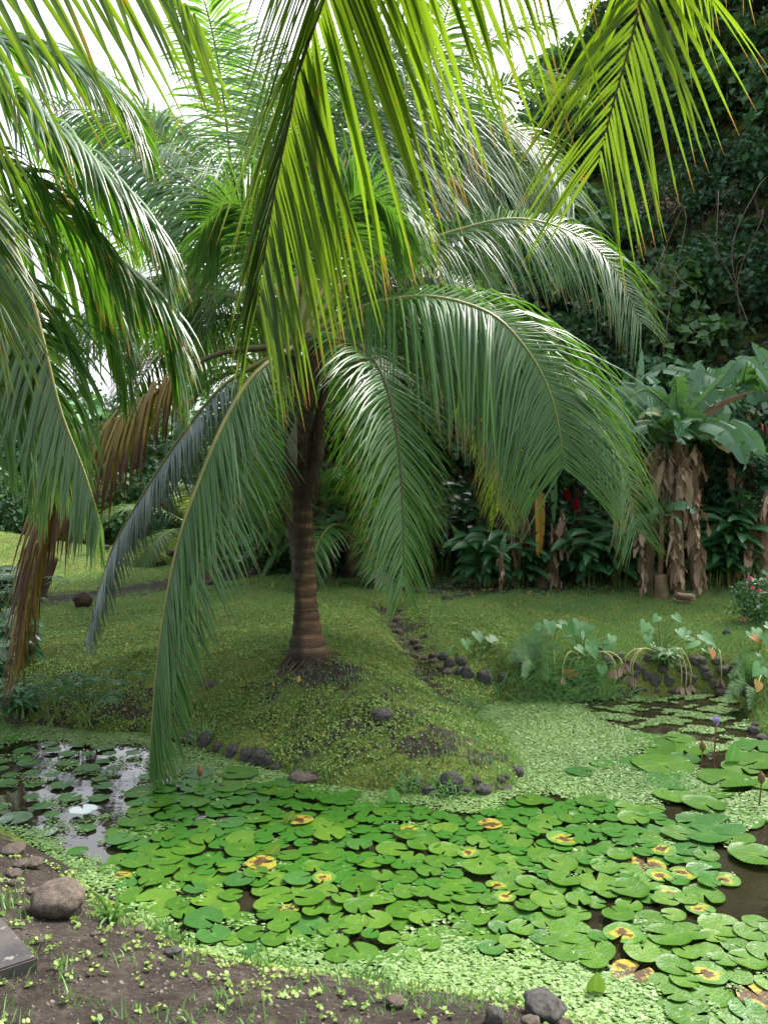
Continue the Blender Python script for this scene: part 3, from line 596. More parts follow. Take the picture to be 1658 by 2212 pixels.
def tree(name, label, x, y, h, R, mat, n=90, per=60, size=0.22, group=None):
    g = gz(x, y); o = thing(name, label, "tree", (x, y, g), group)
    mb = MB(); tube(mb, [(x, y, g - 0.2), (x + rng.normal(0, 0.2), y, g + h * 0.4), (x + rng.normal(0, 0.3), y, g + h * 0.8)], [0.04 * h, 0.028 * h, 0.014 * h], 14, 9); 
    for k in range(8):
        a = k * 2.4; e = np.array([math.cos(a) * R[0] * 0.8, math.sin(a) * R[1] * 0.8, rng.uniform(0.1, R[2])])
        tube(mb, [(x, y, g + h * rng.uniform(0.3, 0.55)), np.array([x, y, g + h * 0.6]) + e * 0.5, np.array([x, y, g + h * 0.7]) + e], [0.013 * h, 0.008 * h, 0.003 * h], 9, 6)
    mb.obj("trunk", M["bark"], o)
    mb = MB(); p, r = clumps(n, per, R, min(R) * 0.36); p += np.array([x, y, g + h * 0.72]); leaf_cloud(mb, p, len(p), size, 0.6, seed_r=r); mb.obj("crown", M[mat], o)
    return o
tree("broadleaf_tree", "leafy green tree on the hilltop behind the hanging frond", 8.6, 25, 7.0, (2.8, 2.4, 3.0), "vine")
tree("broadleaf_tree", "tree with pale vine leaves high on the hillside", 10.6, 22, 7.5, (2.6, 2.4, 3.2), "vine")
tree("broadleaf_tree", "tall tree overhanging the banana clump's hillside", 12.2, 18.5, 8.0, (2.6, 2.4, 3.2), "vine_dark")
tree("broadleaf_tree", "fine-leaved tree rising behind the tall pale palm", 0.6, 22, 7.5, (2.0, 2.0, 2.6), "vine", 80, 60, 0.2)
tree("broadleaf_tree", "broad dark tree beyond the lawn", -12.5, 31, 4.6, (4.0, 3.0, 2.2), "vine_dark", 110)
tree("broadleaf_tree", "rounded green tree beyond the lawn behind the palms", -6.5, 30, 4.6, (3.2, 3.0, 2.4), "vine", 110)
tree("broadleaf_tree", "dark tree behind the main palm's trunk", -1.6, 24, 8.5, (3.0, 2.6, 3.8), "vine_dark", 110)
tree("broadleaf_tree", "distant tree at the end of the lawn", -18, 31, 5.5, (3.6, 3.0, 2.8), "vine", 90)

for k, (x, y) in enumerate(((-.6, 14.4), (.5, 13.9), (1.6, 13.7), (2.5, 13.5), (3.3, 13.3), (6.0, 13.2))):  # small trees added over the ginger row to darken it
    tree("small_tree", ["small shady tree with a low spreading crown behind the lawn", "small dark tree shading the plants at the lawn's back edge"][k % 2], x, y, 3.4, (1.0, .9, .9), "vine_dark", 46, 46, .17, group=["shady small trees behind the lawn", "small dark trees behind the lawn"][k % 2])
for k in range(9):
    px, py = rng.uniform(1400, 1660), rng.uniform(380, 620); Y = 14.2 - .28 * (((px - CX) * 14 / F) - 3); a = P(px, py, Y); e = P(px + rng.normal(0, 60), py + rng.uniform(120, 330), Y - .2)
    m_ = (a + e) / 2 + rng.normal(0, .25, 3); mb = MB(); tube(mb, [a + rng.normal(0, .3, 3) + [0, .6, .3], a, m_, e], [.004, .009, .008, .004], 16, 5, ra=.5); o = mb.obj("liana", M["twig"])
    tag(o, "thin bare liana trailing down the dark hillside above the banana clump", "liana", "lianas on the hillside")
# ------------------------------------------------------------------ banana, ginger, taro and other plants
def blade(mb, pts, W, nseg=26, tearp=0.35, fold=0.35, up=(0, 0, 1), sag=0.25, prof=None, ragged=0.1):
    """a big leaf along pts: each side split into strips with torn gaps"""
    q = spline(pts, nseg + 1); T, U, S = frames(q, up); u = np.linspace(0, 1, nseg + 1)
    pr = prof(u) if prof is not None else np.maximum(.03, smooth((u - .1) / .16)) * (1 - u ** 4) ** 0.7
    for side in (1, -1):
        k = 0; grp = rng.random()
        while k < nseg:
            ln = int(rng.integers(1, 5)) if rng.random() < tearp else int(rng.integers(3, 8))
            e = min(nseg, k + ln); dz = sag * rng.uniform(0.3, 2.6); sk = rng.normal(0, 0.15)
            idx = np.arange(k, e + 1); v = []
            for j in range(4):
                x = j / 3; wj = .95 * W * pr[idx] * x * (1 - ragged * rng.random() * (j == 3))
                inset = np.zeros(len(idx)); 
                p = q[idx] + side * S[idx] * wj[:, None] * math.cos(fold) + U[idx] * (wj * math.sin(fold))[:, None] + np.array([0, 0, -1.0]) * (dz * x * x * W * pr[idx])[:, None] + T[idx] * (sk * x * W)
                if j and len(idx) > 1:
                    p[0] += T[k] * W * 0.16 * x; p[-1] -= T[e] * W * 0.16 * x
                v.append(p)
            v = np.array(v); m = len(idx)
            b0 = (np.arange(3)[:, None] * m + np.arange(m - 1)[None]).ravel()
            f = np.stack([b0, b0 + 1, b0 + m + 1, b0 + m], 1)
            mb.add(v.reshape(-1, 3), f, np.repeat([0, 0.3, 0.7, 1], m), np.clip(grp + rng.normal(0, 0.2), 0, 1))
            k = e
    return q
def big_leaf(par, pts, W, mat="banana", rib="greenstem", r=0.016, name="leaf", **kw):
    mb = MB(); q = blade(mb, pts, W, **kw); o = mb.obj(name, M[mat], par)
    s = MB(); tube(s, q[::4], [r, r * 0.7, r * 0.2], 18, 6); s.obj("midrib", M[rib], o); return o
def dead_leaf(par, pts, W=0.11, n=55):
    q = spline(pts, 40); mb = MB(); tube(mb, q[::5], [0.015, 0.012, 0.006], 20, 5, ra=0.3)
    n = int(n * .55)
    for k in range(n):
        p = q[int(rng.integers(0, 34))].copy(); a = rng.uniform(0, 6.28); o = np.array([math.cos(a), math.sin(a), 0])
        l = W * rng.uniform(1.6, 5.0); wv = W * rng.uniform(.25, .75); m = 8; tw = rng.uniform(0, 3); d = nrm(o * rng.uniform(.25, .7) + [0, 0, -1]); v = []
        for j in range(m):
            x = j / (m - 1); h = wv * (.35 + .65 * min(1, 3 * x)) * (1 - .85 * x ** 3) * rng.uniform(.6, 1.2); ang = a + 1.57 + tw * x + rng.normal(0, .35); sv = np.array([math.cos(ang), math.sin(ang), rng.normal(0, .2)])
            mid = o * wv * rng.uniform(-.25, .25); v += [p - sv * h, p + mid, p + sv * h]; p = p + d * l / (m - 1) + rng.normal(0, .008, 3); d = nrm(d * [.75, .75, 1])
        b0 = (np.arange(m - 1)[:, None] * 3 + np.arange(2)[None]).ravel()
        mb.add(np.array(v), np.stack([b0, b0 + 1, b0 + 4, b0 + 3], 1), np.repeat(np.linspace(0, 1, m), 3), rng.random())
    o = mb.obj("dead_leaf", M["deadleaf"], par, shade=False); return o
def pseudostem(par, pts, rad): mb = MB(); tube(mb, pts, rad, 16, 10); return mb.obj("pseudostem", M["stem"], par)

by = 11.5
g1 = hit(1462, 1283); by = g1[1]
ban = thing("banana_plant", "tall banana plant with torn leaves and tan dead leaves hanging to the lawn", "banana plant", g1)
pseudostem(ban, [g1 + (0, 0, -0.1), P(1460, 1100, by), P(1462, 930, by)], [0.12, 0.09, 0.06])
pseudostem(ban, [P(1500, 1278, by + 0.3), P(1488, 1150, by + 0.2), P(1478, 960, by)], [0.07, 0.06, 0.05])
pseudostem(ban, [P(1395, 1278, by + 0.3), P(1405, 1150, by + 0.2), P(1420, 960, by)], [0.09, 0.07, 0.05])
UPV = (0, -0.75, 0.65)
for pts, W, mt in (
  (((1430, 930, by), (1372, 900, by - .1), (1374, 830, by), (1384, 752, by + .1)), 0.17, "banana"),
  (((1455, 930, by), (1457, 880, by - .2), (1464, 840, by - .2), (1470, 800, by - .15)), 0.16, "banana"),
  (((1465, 930, by), (1482, 868, by + .3), (1500, 815, by + .4), (1514, 775, by + .5)), 0.22, "banana"),
  (((1470, 930, by), (1500, 880, by - .2), (1552, 825, by - .3), (1600, 775, by - .3), (1640, 800, by - .3), (1668, 850, by - .3)), 0.15, "banana"),
  (((1480, 945, by), (1520, 936, by - .5), (1580, 938, by - .7), (1655, 968, by - .8)), 0.12, "banana_pale"),
  (((1450, 930, by), (1425, 893, by - .4), (1395, 890, by - .6), (1376, 905, by - .6)), 0.11, "banana_pale"),
  (((1450, 930, by), (1400, 870, by + .3), (1350, 845, by + .3), (1312, 850, by + .3)), 0.14, "banana"),
  (((1470, 930, by), (1500, 905, by - .6), (1480, 915, by - .9), (1470, 940, by - 1)), 0.13, "banana"),
  (((1450, 930, by), (1405, 915, by - .3), (1360, 930, by - .4), (1330, 985, by - .4)), 0.15, "banana"),
  (((1470, 930, by), (1540, 890, by + .4), (1600, 880, by + .5), (1660, 900, by + .5)), 0.16, "banana"),
  (((1455, 930, by), (1430, 870, by + .2), (1415, 830, by + .3), (1395, 810, by + .4)), 0.16, "banana"),
): big_leaf(ban, PP(*pts), W, mt, up=UPV, tearp=0.55)
for cx_, cy_, dy_, nn_ in ((1462, 930, 0, 8), (1415, 950, .1, 8), (1490, 950, .25, 8)):
    for k in range(nn_):
        az = k * 2.4 + cx_; el = rng.uniform(.2, 1.25); p = P(cx_, cy_, by + dy_); pts = [p]; Lf = rng.uniform(1.1, 1.75)
        for j in range(5):
            p = p + Lf / 5 * np.array([math.cos(az) * math.cos(el), math.sin(az) * math.cos(el), math.sin(el)]); pts.append(p); el -= rng.uniform(.2, .5)
        big_leaf(ban, pts, rng.uniform(.19, .3), "banana_pale" if rng.random() < .1 else "banana", up=UPV, tearp=.6)
big_leaf(ban, PP((1475, 930, by), (1500, 905, by - .3), (1560, 865, by - .4), (1636, 840, by - .4)), 0.05, "deadleaf", "rib_brown", tearp=0.9, sag=1.2)
for a in ((1452, 1135, 1275, -.4, .085), (1500, 960, 1120, -.1, .13), (1505, 1110, 1272, -.3, .12), (1384, 1130, 1274, -.2, .08), (1432, 960, 1085, -.1, .13), (1470, 965, 1080, -.3, .12), (1415, 965, 1060, .1, .12), (1466, 1150, 1270, -.3, .07), (1446, 980, 1130, -.2, .1)):
    dead_leaf(ban, PP((a[0], a[1], by + a[3]), (a[0] + 3, (a[1] + a[2]) / 2, by + a[3] - .03), (a[0] + rng.uniform(-8, 8), a[2], by + a[3])), a[4])
for px_, cr_, dy_, lb_ in ((1600, 880, .5, "banana plant with broad pale leaves rising behind the red ginger"), (1345, 945, .5, "banana plant half hidden by the broad palm frond"), (1540, 850, 1.0, "banana plant with upright torn leaves behind the tall banana plant")):
    g = hit(px_, 1275); g[1] += dy_; g[2] = gz(g[0], g[1]); bp_ = thing("banana_plant", lb_, "banana plant", g); c_ = P(px_, cr_, g[1])
    pseudostem(bp_, [g + (0, 0, -.1), (g + c_) / 2, c_], [.08, .07, .05])
    for k in range(9):
        az = k * 2.4 + px_; el = rng.uniform(.15, 1.3); p = c_.copy(); pts = [p]; Lf = rng.uniform(1.1, 1.7)
        for j in range(5):
            p = p + Lf / 5 * np.array([math.cos(az) * math.cos(el), math.sin(az) * math.cos(el), math.sin(el)]); pts.append(p); el -= rng.uniform(.2, .5)
        big_leaf(bp_, pts, rng.uniform(.19, .3), "banana_pale" if rng.random() < .08 else "banana", up=UPV, tearp=.6)
    for k in range(3):
        a_ = c_ + [rng.normal(0, .16), -.12, -.1]; dead_leaf(bp_, [a_, a_ + [0, -.05, -.5], a_ + [rng.normal(0, .05), -.03, -rng.uniform(.8, 2.0)]], .1, 44)
g2 = hit(1420, 1286)
ban2 = thing("banana_plant", "small banana sucker with yellow-edged leaves in front of the tall banana plant", "banana plant", g2); y2 = g2[1] - 0.1
pseudostem(ban2, [g2 + (0, 0, -.05), P(1426, 1200, y2), P(1428, 1110, y2)], [0.05, 0.04, 0.03])
for pts, W in ((((1428, 1110, y2), (1436, 1075, y2), (1455, 1045, y2), (1472, 1015, y2)), .10), (((1428, 1110, y2), (1410, 1080, y2), (1385, 1055, y2), (1360, 1052, y2)), .09), (((1428, 1110, y2), (1450, 1090, y2 - .2), (1480, 1090, y2 - .3), (1505, 1110, y2 - .3)), .10),
               (((1428, 1110, y2), (1445, 1112, y2 - .3), (1462, 1122, y2 - .4), (1470, 1140, y2 - .4)), .09), (((1428, 1110, y2), (1405, 1112, y2), (1380, 1122, y2), (1350, 1150, y2)), .10), (((1428, 1112, y2), (1422, 1100, y2 - .3), (1410, 1104, y2 - .4), (1402, 1120, y2 - .4)), .09)):
    big_leaf(ban2, PP(*pts), W, "banana", r=0.009, up=UPV, tearp=0.6)
g3 = hit(1170, 1268)
ban3 = thing("banana_plant", "banana plant with one bright yellow leaf hanging behind the broad frond", "banana plant", g3); y3 = g3[1]
pseudostem(ban3, [g3 + (0, 0, -.05), P(1160, 1150, y3 + .2), P(1155, 1030, y3 + .2)], [0.11, 0.09, 0.06])
for pts, W, mt in ((((1155, 1040, y3), (1140, 1015, y3 - .3), (1132, 1050, y3 - .5), (1130, 1110, y3 - .5)), .13, "banana"), (((1158, 1040, y3), (1164, 1080, y3 - .3), (1165, 1140, y3 - .4), (1162, 1205, y3 - .4)), .1, "banana_yellow"),
                   (((1160, 1040, y3), (1190, 1000, y3 - .3), (1200, 1070, y3 - .5), (1195, 1130, y3 - .5)), .14, "banana"), (((1155, 1040, y3), (1100, 960, y3), (1040, 950, y3), (1000, 1010, y3)), .2, "banana"),
                   (((1160, 1040, y3), (1230, 960, y3), (1290, 950, y3), (1330, 1000, y3)), .2, "banana"), (((1160, 1040, y3), (1165, 960, y3), (1180, 880, y3), (1200, 830, y3)), .2, "banana")):
    big_leaf(ban3, PP(*pts), W, mt, up=UPV, tearp=0.55)
for a in ((1105, 1110, 1220, -.2, .09), (1190, 1130, 1252, -.3, .09), (1130, 1080, 1190, 0, .1), (1212, 1100, 1190, -.3, .1)):
    dead_leaf(ban3, PP((a[0], a[1], y3 + a[3]), (a[0] + 4, (a[1] + a[2]) / 2, y3 + a[3]), (a[0] + 8, a[2], y3 + a[3])), a[4])
g4 = hit(1650, 1275)
ban4 = thing("banana_plant", "leaning banana plant wrapped in tan dead leaves beside the red ginger", "banana plant", g4); y4 = g4[1]
pseudostem(ban4, [g4 + (0, 0, -.05), P(1640, 1150, y4), P(1690, 1010, y4)], [0.12, 0.1, 0.08])
dead_leaf(ban4, PP((1672, 1040, y4 - .2), (1640, 1110, y4 - .25), (1606, 1225, y4 - .2)), .16, 70)
for pts, W in ((((1690, 1000, y4), (1680, 900, y4), (1665, 800, y4), (1620, 735, y4)), .2), (((1690, 1000, y4), (1760, 900, y4), (1830, 880, y4), (1900, 950, y4)), .2), (((1690, 1000, y4), (1650, 850, y4 + .4), (1610, 790, y4 + .6), (1570, 800, y4 + .6)), .18)):
    big_leaf(ban4, PP(*pts), W, "banana", up=UPV)
g5 = hit(1080, 1280)
ban5 = thing("banana_plant", "young thin banana sucker with one upright leaf at the lawn's back edge", "banana plant", g5); y5 = g5[1]
pseudostem(ban5, [g5 + (0, 0, -.03), P(1081, 1190, y5)], [0.025, 0.02])
dead_leaf(ban5, PP((1083, 1200, y5), (1085, 1230, y5 - .05), (1081, 1262, y5 - .05)), .055, 26)
for pts, W in ((((1081, 1195, y5), (1086, 1170, y5), (1092, 1150, y5 + .1)), .05), (((1081, 1195, y5), (1100, 1180, y5), (1120, 1172, y5)), .04), (((1081, 1195, y5), (1070, 1180, y5), (1055, 1176, y5)), .04)):
    big_leaf(ban5, PP(*pts), W, "banana", r=0.006, up=UPV, tearp=0.4)

def lance(mb, base, d, l, wd, up=(0, -0.5, 0.85), droop=0.5, r=None):
    n = 7; pts = []; p = np.array(base, float); dd = nrm(np.array(d, float))
    for k in range(n): pts.append(p.copy()); p = p + dd * l / (n - 1); dd = nrm(dd + np.array([0, 0, -droop / (n - 1)]))
    q = np.array(pts); T, U, S = frames(q, up); u = np.linspace(0, 1, n); h = wd / 2 * np.maximum(0.02, np.sin(np.pi * np.clip(u * 0.93 + 0.05, 0, 1)) ** 0.8)
    v = np.stack([q - S * h[:, None] + U * h[:, None] * 0.25, q, q + S * h[:, None] + U * h[:, None] * 0.25], 1)
    b0 = (np.arange(n - 1)[:, None] * 3 + np.arange(2)[None]).ravel()
    mb.add(v.reshape(-1, 3), np.stack([b0, b0 + 1, b0 + 4, b0 + 3], 1), np.repeat(u, 3), rng.random() if r is None else r, np.tile([0, 1, 0], n))
def canes(o, base, nst, h, ll, lw, mat, spread=0.6, flowers=()):
    st = MB(); lf = MB()
    for k in range(nst):
        a = rng.uniform(0, 6.28); hh = h * rng.uniform(0.7, 1.1); top = base + np.array([math.cos(a) * spread * rng.uniform(.3, 1), math.sin(a) * spread * rng.uniform(.3, 1) * .7 - .15, hh])
        q = spline([base + np.array([math.cos(a), math.sin(a), 0]) * 0.12, (base + top) / 2 + [0, 0, h * .12], top], 20); tube(st, q[::4], [0.014, 0.01, 0.006], 12, 5)
        for j in range(9):
            i = 5 + int(j * 14 / 9); sd = 1 if j % 2 else -1; b = a + rng.normal(0, .5)
            d = np.array([-math.sin(b) * sd, math.cos(b) * sd - .3, rng.uniform(0.0, 0.8)]); lance(lf, q[i], d, ll * rng.uniform(.75, 1.15), lw * rng.uniform(.8, 1.1), droop=1.1)
    for c in flowers:
        fm = MB(); c = np.array(c)
        c = c + np.array([0, 0, 0.0]); tl = rng.normal(0, .35, 2)
        for k in range(36):
            z = k / 36; a = k * 2.4; rad = 0.035 * math.sin(math.pi * (0.15 + 0.8 * z))
            lance(fm, c + [(z - .5) * .17 * tl[0], (z - .5) * .17 * tl[1], (z - .5) * .17], [math.cos(a), math.sin(a), 0.9], 0.06 + rad * .4, 0.032, droop=0.2)
        tube(st, [base + [0, 0, .3], (base + c) / 2 + rng.normal(0, .05, 3), c + [0, 0, -.08]], [.01, .008, .006], 10, 5)
        fm.obj("flower", M["red"], o)
    st.obj("cane", M["greenstem"], o); lf.obj("foliage", M[mat], o)
GN = [
 ((1545, 1262), 9, 1.9, .42, .11, [(1523, 965, 0), (1497, 985, -.4), (1498, 1070, -.5), (1535, 1215, -.5), (1515, 960, .3)], "red ginger with dark leaves beside the tall banana's hanging dead leaves"),
 ((1600, 1262), 9, 2.0, .42, .11, [(1591, 1118, -.5), (1568, 890, .2), (1590, 886, .3), (1615, 1010, -.2), (1648, 1135, -.6)], "red ginger with several red spikes below the pale banana leaf"),
 ((1640, 1258), 8, 2.3, .42, .11, [(1631, 903, -.3), (1649, 930, -.4), (1645, 985, -.3)], "tall red ginger with bright red spikes at the picture's edge"),
 ((1240, 1262), 9, 1.6, .5, .14, [(1222, 1072, -.3), (1243, 1092, -.4)], "red ginger half hidden behind the main palm's broad frond"),
 ((1300, 1262), 9, 1.6, .5, .14, [], "dark broad-leaved ginger between the two banana plants"),
 ((1030, 1255), 9, 1.7, .5, .14, [], "dark ginger clump in the shade behind the lawn"),
 ((960, 1250), 9, 1.7, .5, .14, [], "dark leafy clump behind the front frond's tip"),
 ((735, 1238), 9, 1.5, .6, .17, [], "bluish broad-leaved heliconia clump just behind the palm trunk"),
 ((560, 1215), 10, 1.3, .55, .15, [], "heliconia clump with shiny leaves behind the small white sign"),
 ((480, 1205), 8, 1.4, .5, .14, [], "leafy clump beside the path behind the hanging frond"),
 ((880, 1245), 9, 1.8, .5, .14, [], "dark clump of large leaves behind the mound's far slope"),
 ((1400, 1262), 8, 1.5, .5, .13, [], "dark leaves growing behind the small banana sucker"),
 ((640, 1225), 8, 1.6, .5, .14, [], "tall leafy clump behind the palm mound"),
]
for (px, py), nst, h, ll, lw, fl, lb in GN:
    g = hit(px, py); g = g + (0, 0.5, 0); g[2] = gz(g[0], g[1])
    o = thing("ginger_plant", lb, "ginger plant" if "ginger" in lb else "plant", g)
    canes(o, g, nst, h, ll, lw, "ginger", .7, [P(a, b, g[1] + c - .3) for a, b, c in fl])

for px, py, nst, h, ll, lw, lb in ((1535, 1268, 7, 1.25, .55, .17, "broad glossy leaves low beside the tallest hanging dead leaves"), (1575, 1270, 8, 1.5, .55, .16, "broad glossy-leaved plant filling the gap below the red ginger"), (1622, 1268, 8, 1.7, .55, .16, "big glossy dark leaves beside the leaning banana plant"),
                                  (1340, 1270, 8, 1.2, .55, .17, "broad glossy leaves in front of the half hidden banana plant"), (1265, 1268, 8, 1.1, .5, .16, "low glossy leaves in the dark gap behind the lawn"), (1040, 1266, 7, 1.0, .5, .15, "low broad leaves by the thin banana sucker"), (1120, 1268, 6, .9, .5, .15, "low broad leaves beneath the yellow banana leaf")):
    g = hit(px, py); o = thing("heliconia_plant", lb, "plant", g); canes(o, g, nst, h, ll, lw, "ginger", .55)
def heart(mb, c, d, up, l, r=None):
    """heart leaf: notch at c, tip along d"""
    d = nrm(np.array(d, float)); up = np.array(up, float); s = nrm(np.cross(d, up)); u = np.cross(s, d)
    out = [(0, 0), (-.13, .06), (-.24, .15), (-.28, .25), (-.24, .35), (-.13, .43), (.02, .475), (.2, .46), (.38, .4), (.55, .31), (.72, .2), (.87, .09), (1, 0)]
    pts = [(x, y) for x, y in out] + [(x, -y) for x, y in out[-2:0:-1]]
    v = [c + d * l * x + s * l * y + u * l * (0.12 * abs(y) - 0.14 * max(0, x) ** 2) for x, y in pts] + [c + d * l * .12 * k for k in (0, 2, 4, 6)]
    m = len(pts); ctr = m + 1
    f = [(i, (i + 1) % m, ctr) for i in range(m)]
    pass
    mb.add(np.array(v), f, 0.3, rng.random() if r is None else r)
def taro(px, py, leaves, label, wilt=(), yellow=()):
    g = hit(px, py); o = thing("taro_plant", label, "taro plant", g); Y = g[1]
    def leaf(a, b, l, mat, stm, dy):
        c = P(a, b, Y + dy); mid = (g + c) / 2 + [0, 0, .06]; s = MB(); tube(s, [g, mid, c], [.009, .006, .004], 12, 5); m2 = MB()
        heart(m2, c, [rng.normal(0, .6) + (a - px) * .006, -0.6, -0.55], (rng.normal(0, .2), -.55, .8), l); lo = m2.obj("leaf", M[mat], o); s.obj("stalk", M[stm], lo)
    for a, b in leaves: leaf(a, b, rng.uniform(.1, .165), "taro", "greenstem", rng.uniform(-.25, .15))
    for a, b in yellow: leaf(a, b, .11, "taro_yellow", "paleStem", -.2)
    for a, b in wilt:
        e = P(a, b, Y - .25); top = np.array([g[0] * .35 + e[0] * .65, (g[1] + e[1]) / 2 - .05, g[2] + .1])
        s = MB(); tube(s, [g, top, np.array([e[0], e[1], (e[2] + top[2]) / 2]), e], [.009, .008, .006], 16, 5)
        m2 = MB()
        for k in range(5): lance(m2, e, [rng.normal(0, .35), rng.normal(0, .3), -1], .11, .05, droop=0)
        lo = m2.obj("wilted_leaf", M["deadleaf"], o); s.obj("stalk", M["paleStem"], lo)
taro(1255, 1420, [(1252, 1360), (1272, 1352), (1247, 1398), (1317, 1390), (1320, 1375), (1275, 1398), (1275, 1385), (1282, 1440), (1258, 1442), (1249, 1345), (1300, 1440), (1225, 1350)], "bushy taro with many heart leaves above the long grass tuft", [(1340, 1440), (1325, 1445), (1215, 1460)], [(1224, 1446), (1238, 1452)])
taro(1190, 1405, [(1168, 1352), (1186, 1345), (1210, 1348), (1150, 1380), (1235, 1375)], "taro with pale heart leaves beside the fern", [(1180, 1452), (1196, 1455)])
taro(1425, 1415, [(1419, 1332), (1457, 1330), (1398, 1375), (1393, 1346), (1403, 1356), (1498, 1384), (1480, 1362), (1516, 1372), (1473, 1372), (1465, 1362), (1410, 1392), (1440, 1400)], "tall taro with two large upright leaves above the stone wall", [(1361, 1458), (1366, 1462), (1470, 1482), (1480, 1485), (1490, 1478), (1350, 1432)])
taro(1540, 1418, [(1530, 1385), (1520, 1400)], "small taro with a bent yellow stalk at the wall's corner", [(1556, 1465)], [(1535, 1405)])
taro(1024, 1416, [(1029, 1368), (975, 1408), (1016, 1424), (1005, 1384), (1058, 1378)], "sparse taro with thin stalks among the streambed stones", [], [])
taro(1025, 1420, [(1081, 1445)], "single taro leaf nodding over the streambed boulders")
taro(1640, 1400, [(1632, 1360), (1650, 1372), (1655, 1350), (1620, 1368)], "taro with yellowing leaf below the pink flowers", [], [(1625, 1375)])
taro(1648, 1470, [(1640, 1440), (1652, 1452)], "taro leaf with a yellow edge beside the lush fern", [], [(1636, 1475)])

def fern(px, py, tips, label, L=.1, mat="fern"):
    g = hit(px, py); o = thing("fern", label, "fern", g)
    for a, b, dy in tips:
        e = P(a, b, g[1] + dy); mid = g * .45 + e * .55 + [0, 0, .12]
        frond(o, [g, mid, e], n=26, L=L, W=.022, mat=mat, rib="greenstem", t0=.12, a0=75, a1=45, el=0, droop=.25, K=3, r0=.004, seg=4, jit=.02, up=(0, -.7, .7))
fern(1155, 1445, [(1100, 1400, 0), (1098, 1425, -.1), (1192, 1365, .1), (1160, 1355, .1), (1210, 1400, -.1), (1130, 1460, -.25), (1180, 1465, -.2), (1125, 1375, .1)], "feathery green fern growing from the stone bank beside the taro")
fern(1620, 1490, [(1580, 1425, 0), (1600, 1410, 0), (1640, 1415, .1), (1655, 1440, 0), (1575, 1460, -.15), (1590, 1500, -.25), (1565, 1515, -.3), (1620, 1530, -.35), (1655, 1500, -.2), (1625, 1425, -.1)], "lush pale fern overhanging the pond at the wall's end", .09)

def tuft(name, px, py, n, h, spread, mat, label, cat, lean=.8, wd=.009):
    g = hit(px, py); o = thing(name, label, cat, g); mb = MB()
    for k in range(n):
        a = rng.uniform(0, 6.28); b = g + np.array([rng.normal(0, spread), rng.normal(0, spread * .45), 0]); b[2] = gz(b[0], b[1]) - .01 if b[2] > -5 else b[2]
        lance(mb, b, [math.cos(a) * lean * rng.random(), math.sin(a) * lean * rng.random() - .2, 1], h * rng.uniform(.5, 1.15), wd, droop=1.5)
    mb.obj("foliage", M[mat], o); return o
tuft("grass_tuft", 1210, 1500, 420, .3, .16, "grass_long", "dense tuft of long grass leaning over the duckweed edge below the taro", "grass tuft")
tuft("grass_tuft", 1290, 1500, 380, .3, .16, "grass_long", "dense long grass tuft next to the wall stones under the bushy taro", "grass tuft")
tuft("grass_tuft", 1140, 1505, 200, .2, .13, "grass_long", "shorter brownish grass tuft at the stream's mouth", "grass tuft")
tuft("grass_tuft", 1035, 1545, 120, .15, .1, "grass_long", "grass tuft on the mound's corner where it meets the duckweed", "grass tuft")
tuft("grass_tuft", 965, 1712, 70, .16, .06, "grass_long", "grass tuft sprouting around the big dark shore rock", "grass tuft")
tuft("grass_tuft", 880, 1705, 60, .13, .06, "grass_long", "thin grass tuft on the mound's tip beside small rocks", "grass tuft")
tuft("grass_tuft", 1190, 2185, 60, .16, .05, "grass_long", "grass tuft growing over the dark rock at the bottom shore", "grass tuft")
tuft("grass_tuft", 1000, 2150, 90, .14, .1, "grass_long", "grass tuft rising from the near bank's duckweed", "grass tuft")
tuft("grass_tuft", 150, 1840, 70, .2, .07, "grass_long", "grass tuft at the silvery end of the pond", "grass tuft")
tuft("grass_tuft", 245, 1990, 26, .2, .02, "grass_long", "small upright grass tuft beside the brown boulder", "grass tuft", wd=.014)
tuft("grass_tuft", 430, 1605, 50, .16, .06, "grass_long", "grass tuft among the dark stones by the hanging frond", "grass tuft")

def sedge(px, py, n, h, label):
    g = hit(px, py); o = thing("umbrella_sedge", label, "sedge", g); st = MB(); lf = MB()
    for k in range(n):
        t = g + np.array([rng.normal(0, .22), rng.normal(0, .1) - .05, h * rng.uniform(.6, 1.1)]); b = g + np.array([rng.normal(0, .06), rng.normal(0, .05), -.02])
        tube(st, [b, (b + t) / 2 + [0, 0, .04], t], [.005, .003], 8, 4)
        for j in range(14):
            a = j * .45 + rng.random(); lance(lf, t, [math.cos(a), math.sin(a), .35], .16 * rng.uniform(.7, 1.2), .012, droop=1.2)
    st.obj("stalk", M["greenstem"], o); lf.obj("foliage", M["ginger"], o)
sedge(185, 1565, 14, .42, "umbrella sedge with starry leaf tops on the dark bank")
sedge(120, 1560, 10, .38, "smaller umbrella sedge leaning over the left bank's water edge")
sedge(60, 1380, 12, .7, "tall sedge with drooping thin leaves behind the brown frond")
def herb(px, py, nst, h, ll, lw, label, mat="ginger", sp=.3, name="leafy_plant", cat="plant"):
    g = hit(px, py); o = thing(name, label, cat, g); canes(o, g, nst, h, ll, lw, mat, sp); return o
herb(40, 1430, 9, .55, .3, .1, "dark broad-leaved plant below the brown drying frond")
herb(10, 1330, 9, .7, .36, .12, "large dark leaves at the picture's edge behind the dead frond")
herb(60, 1545, 9, .3, .2, .05, "dark leafy plant on the low bank beside the sedge")
herb(-40, 1500, 9, .6, .3, .1, "dark leafy plant overhanging the pond's shady end")
herb(1105, 1270, 6, .3, .1, .035, "small nettle-like herb beside the thin banana sucker", "fern", .12)
herb(1430, 1440, 7, .22, .14, .04, "light green leafy herb growing from the wall under the tall taro", "vine_bright", .15)
herb(1225, 1255, 4, .28, .16, .06, "small broad-leaved seedling in the dark gap", "fern", .1)

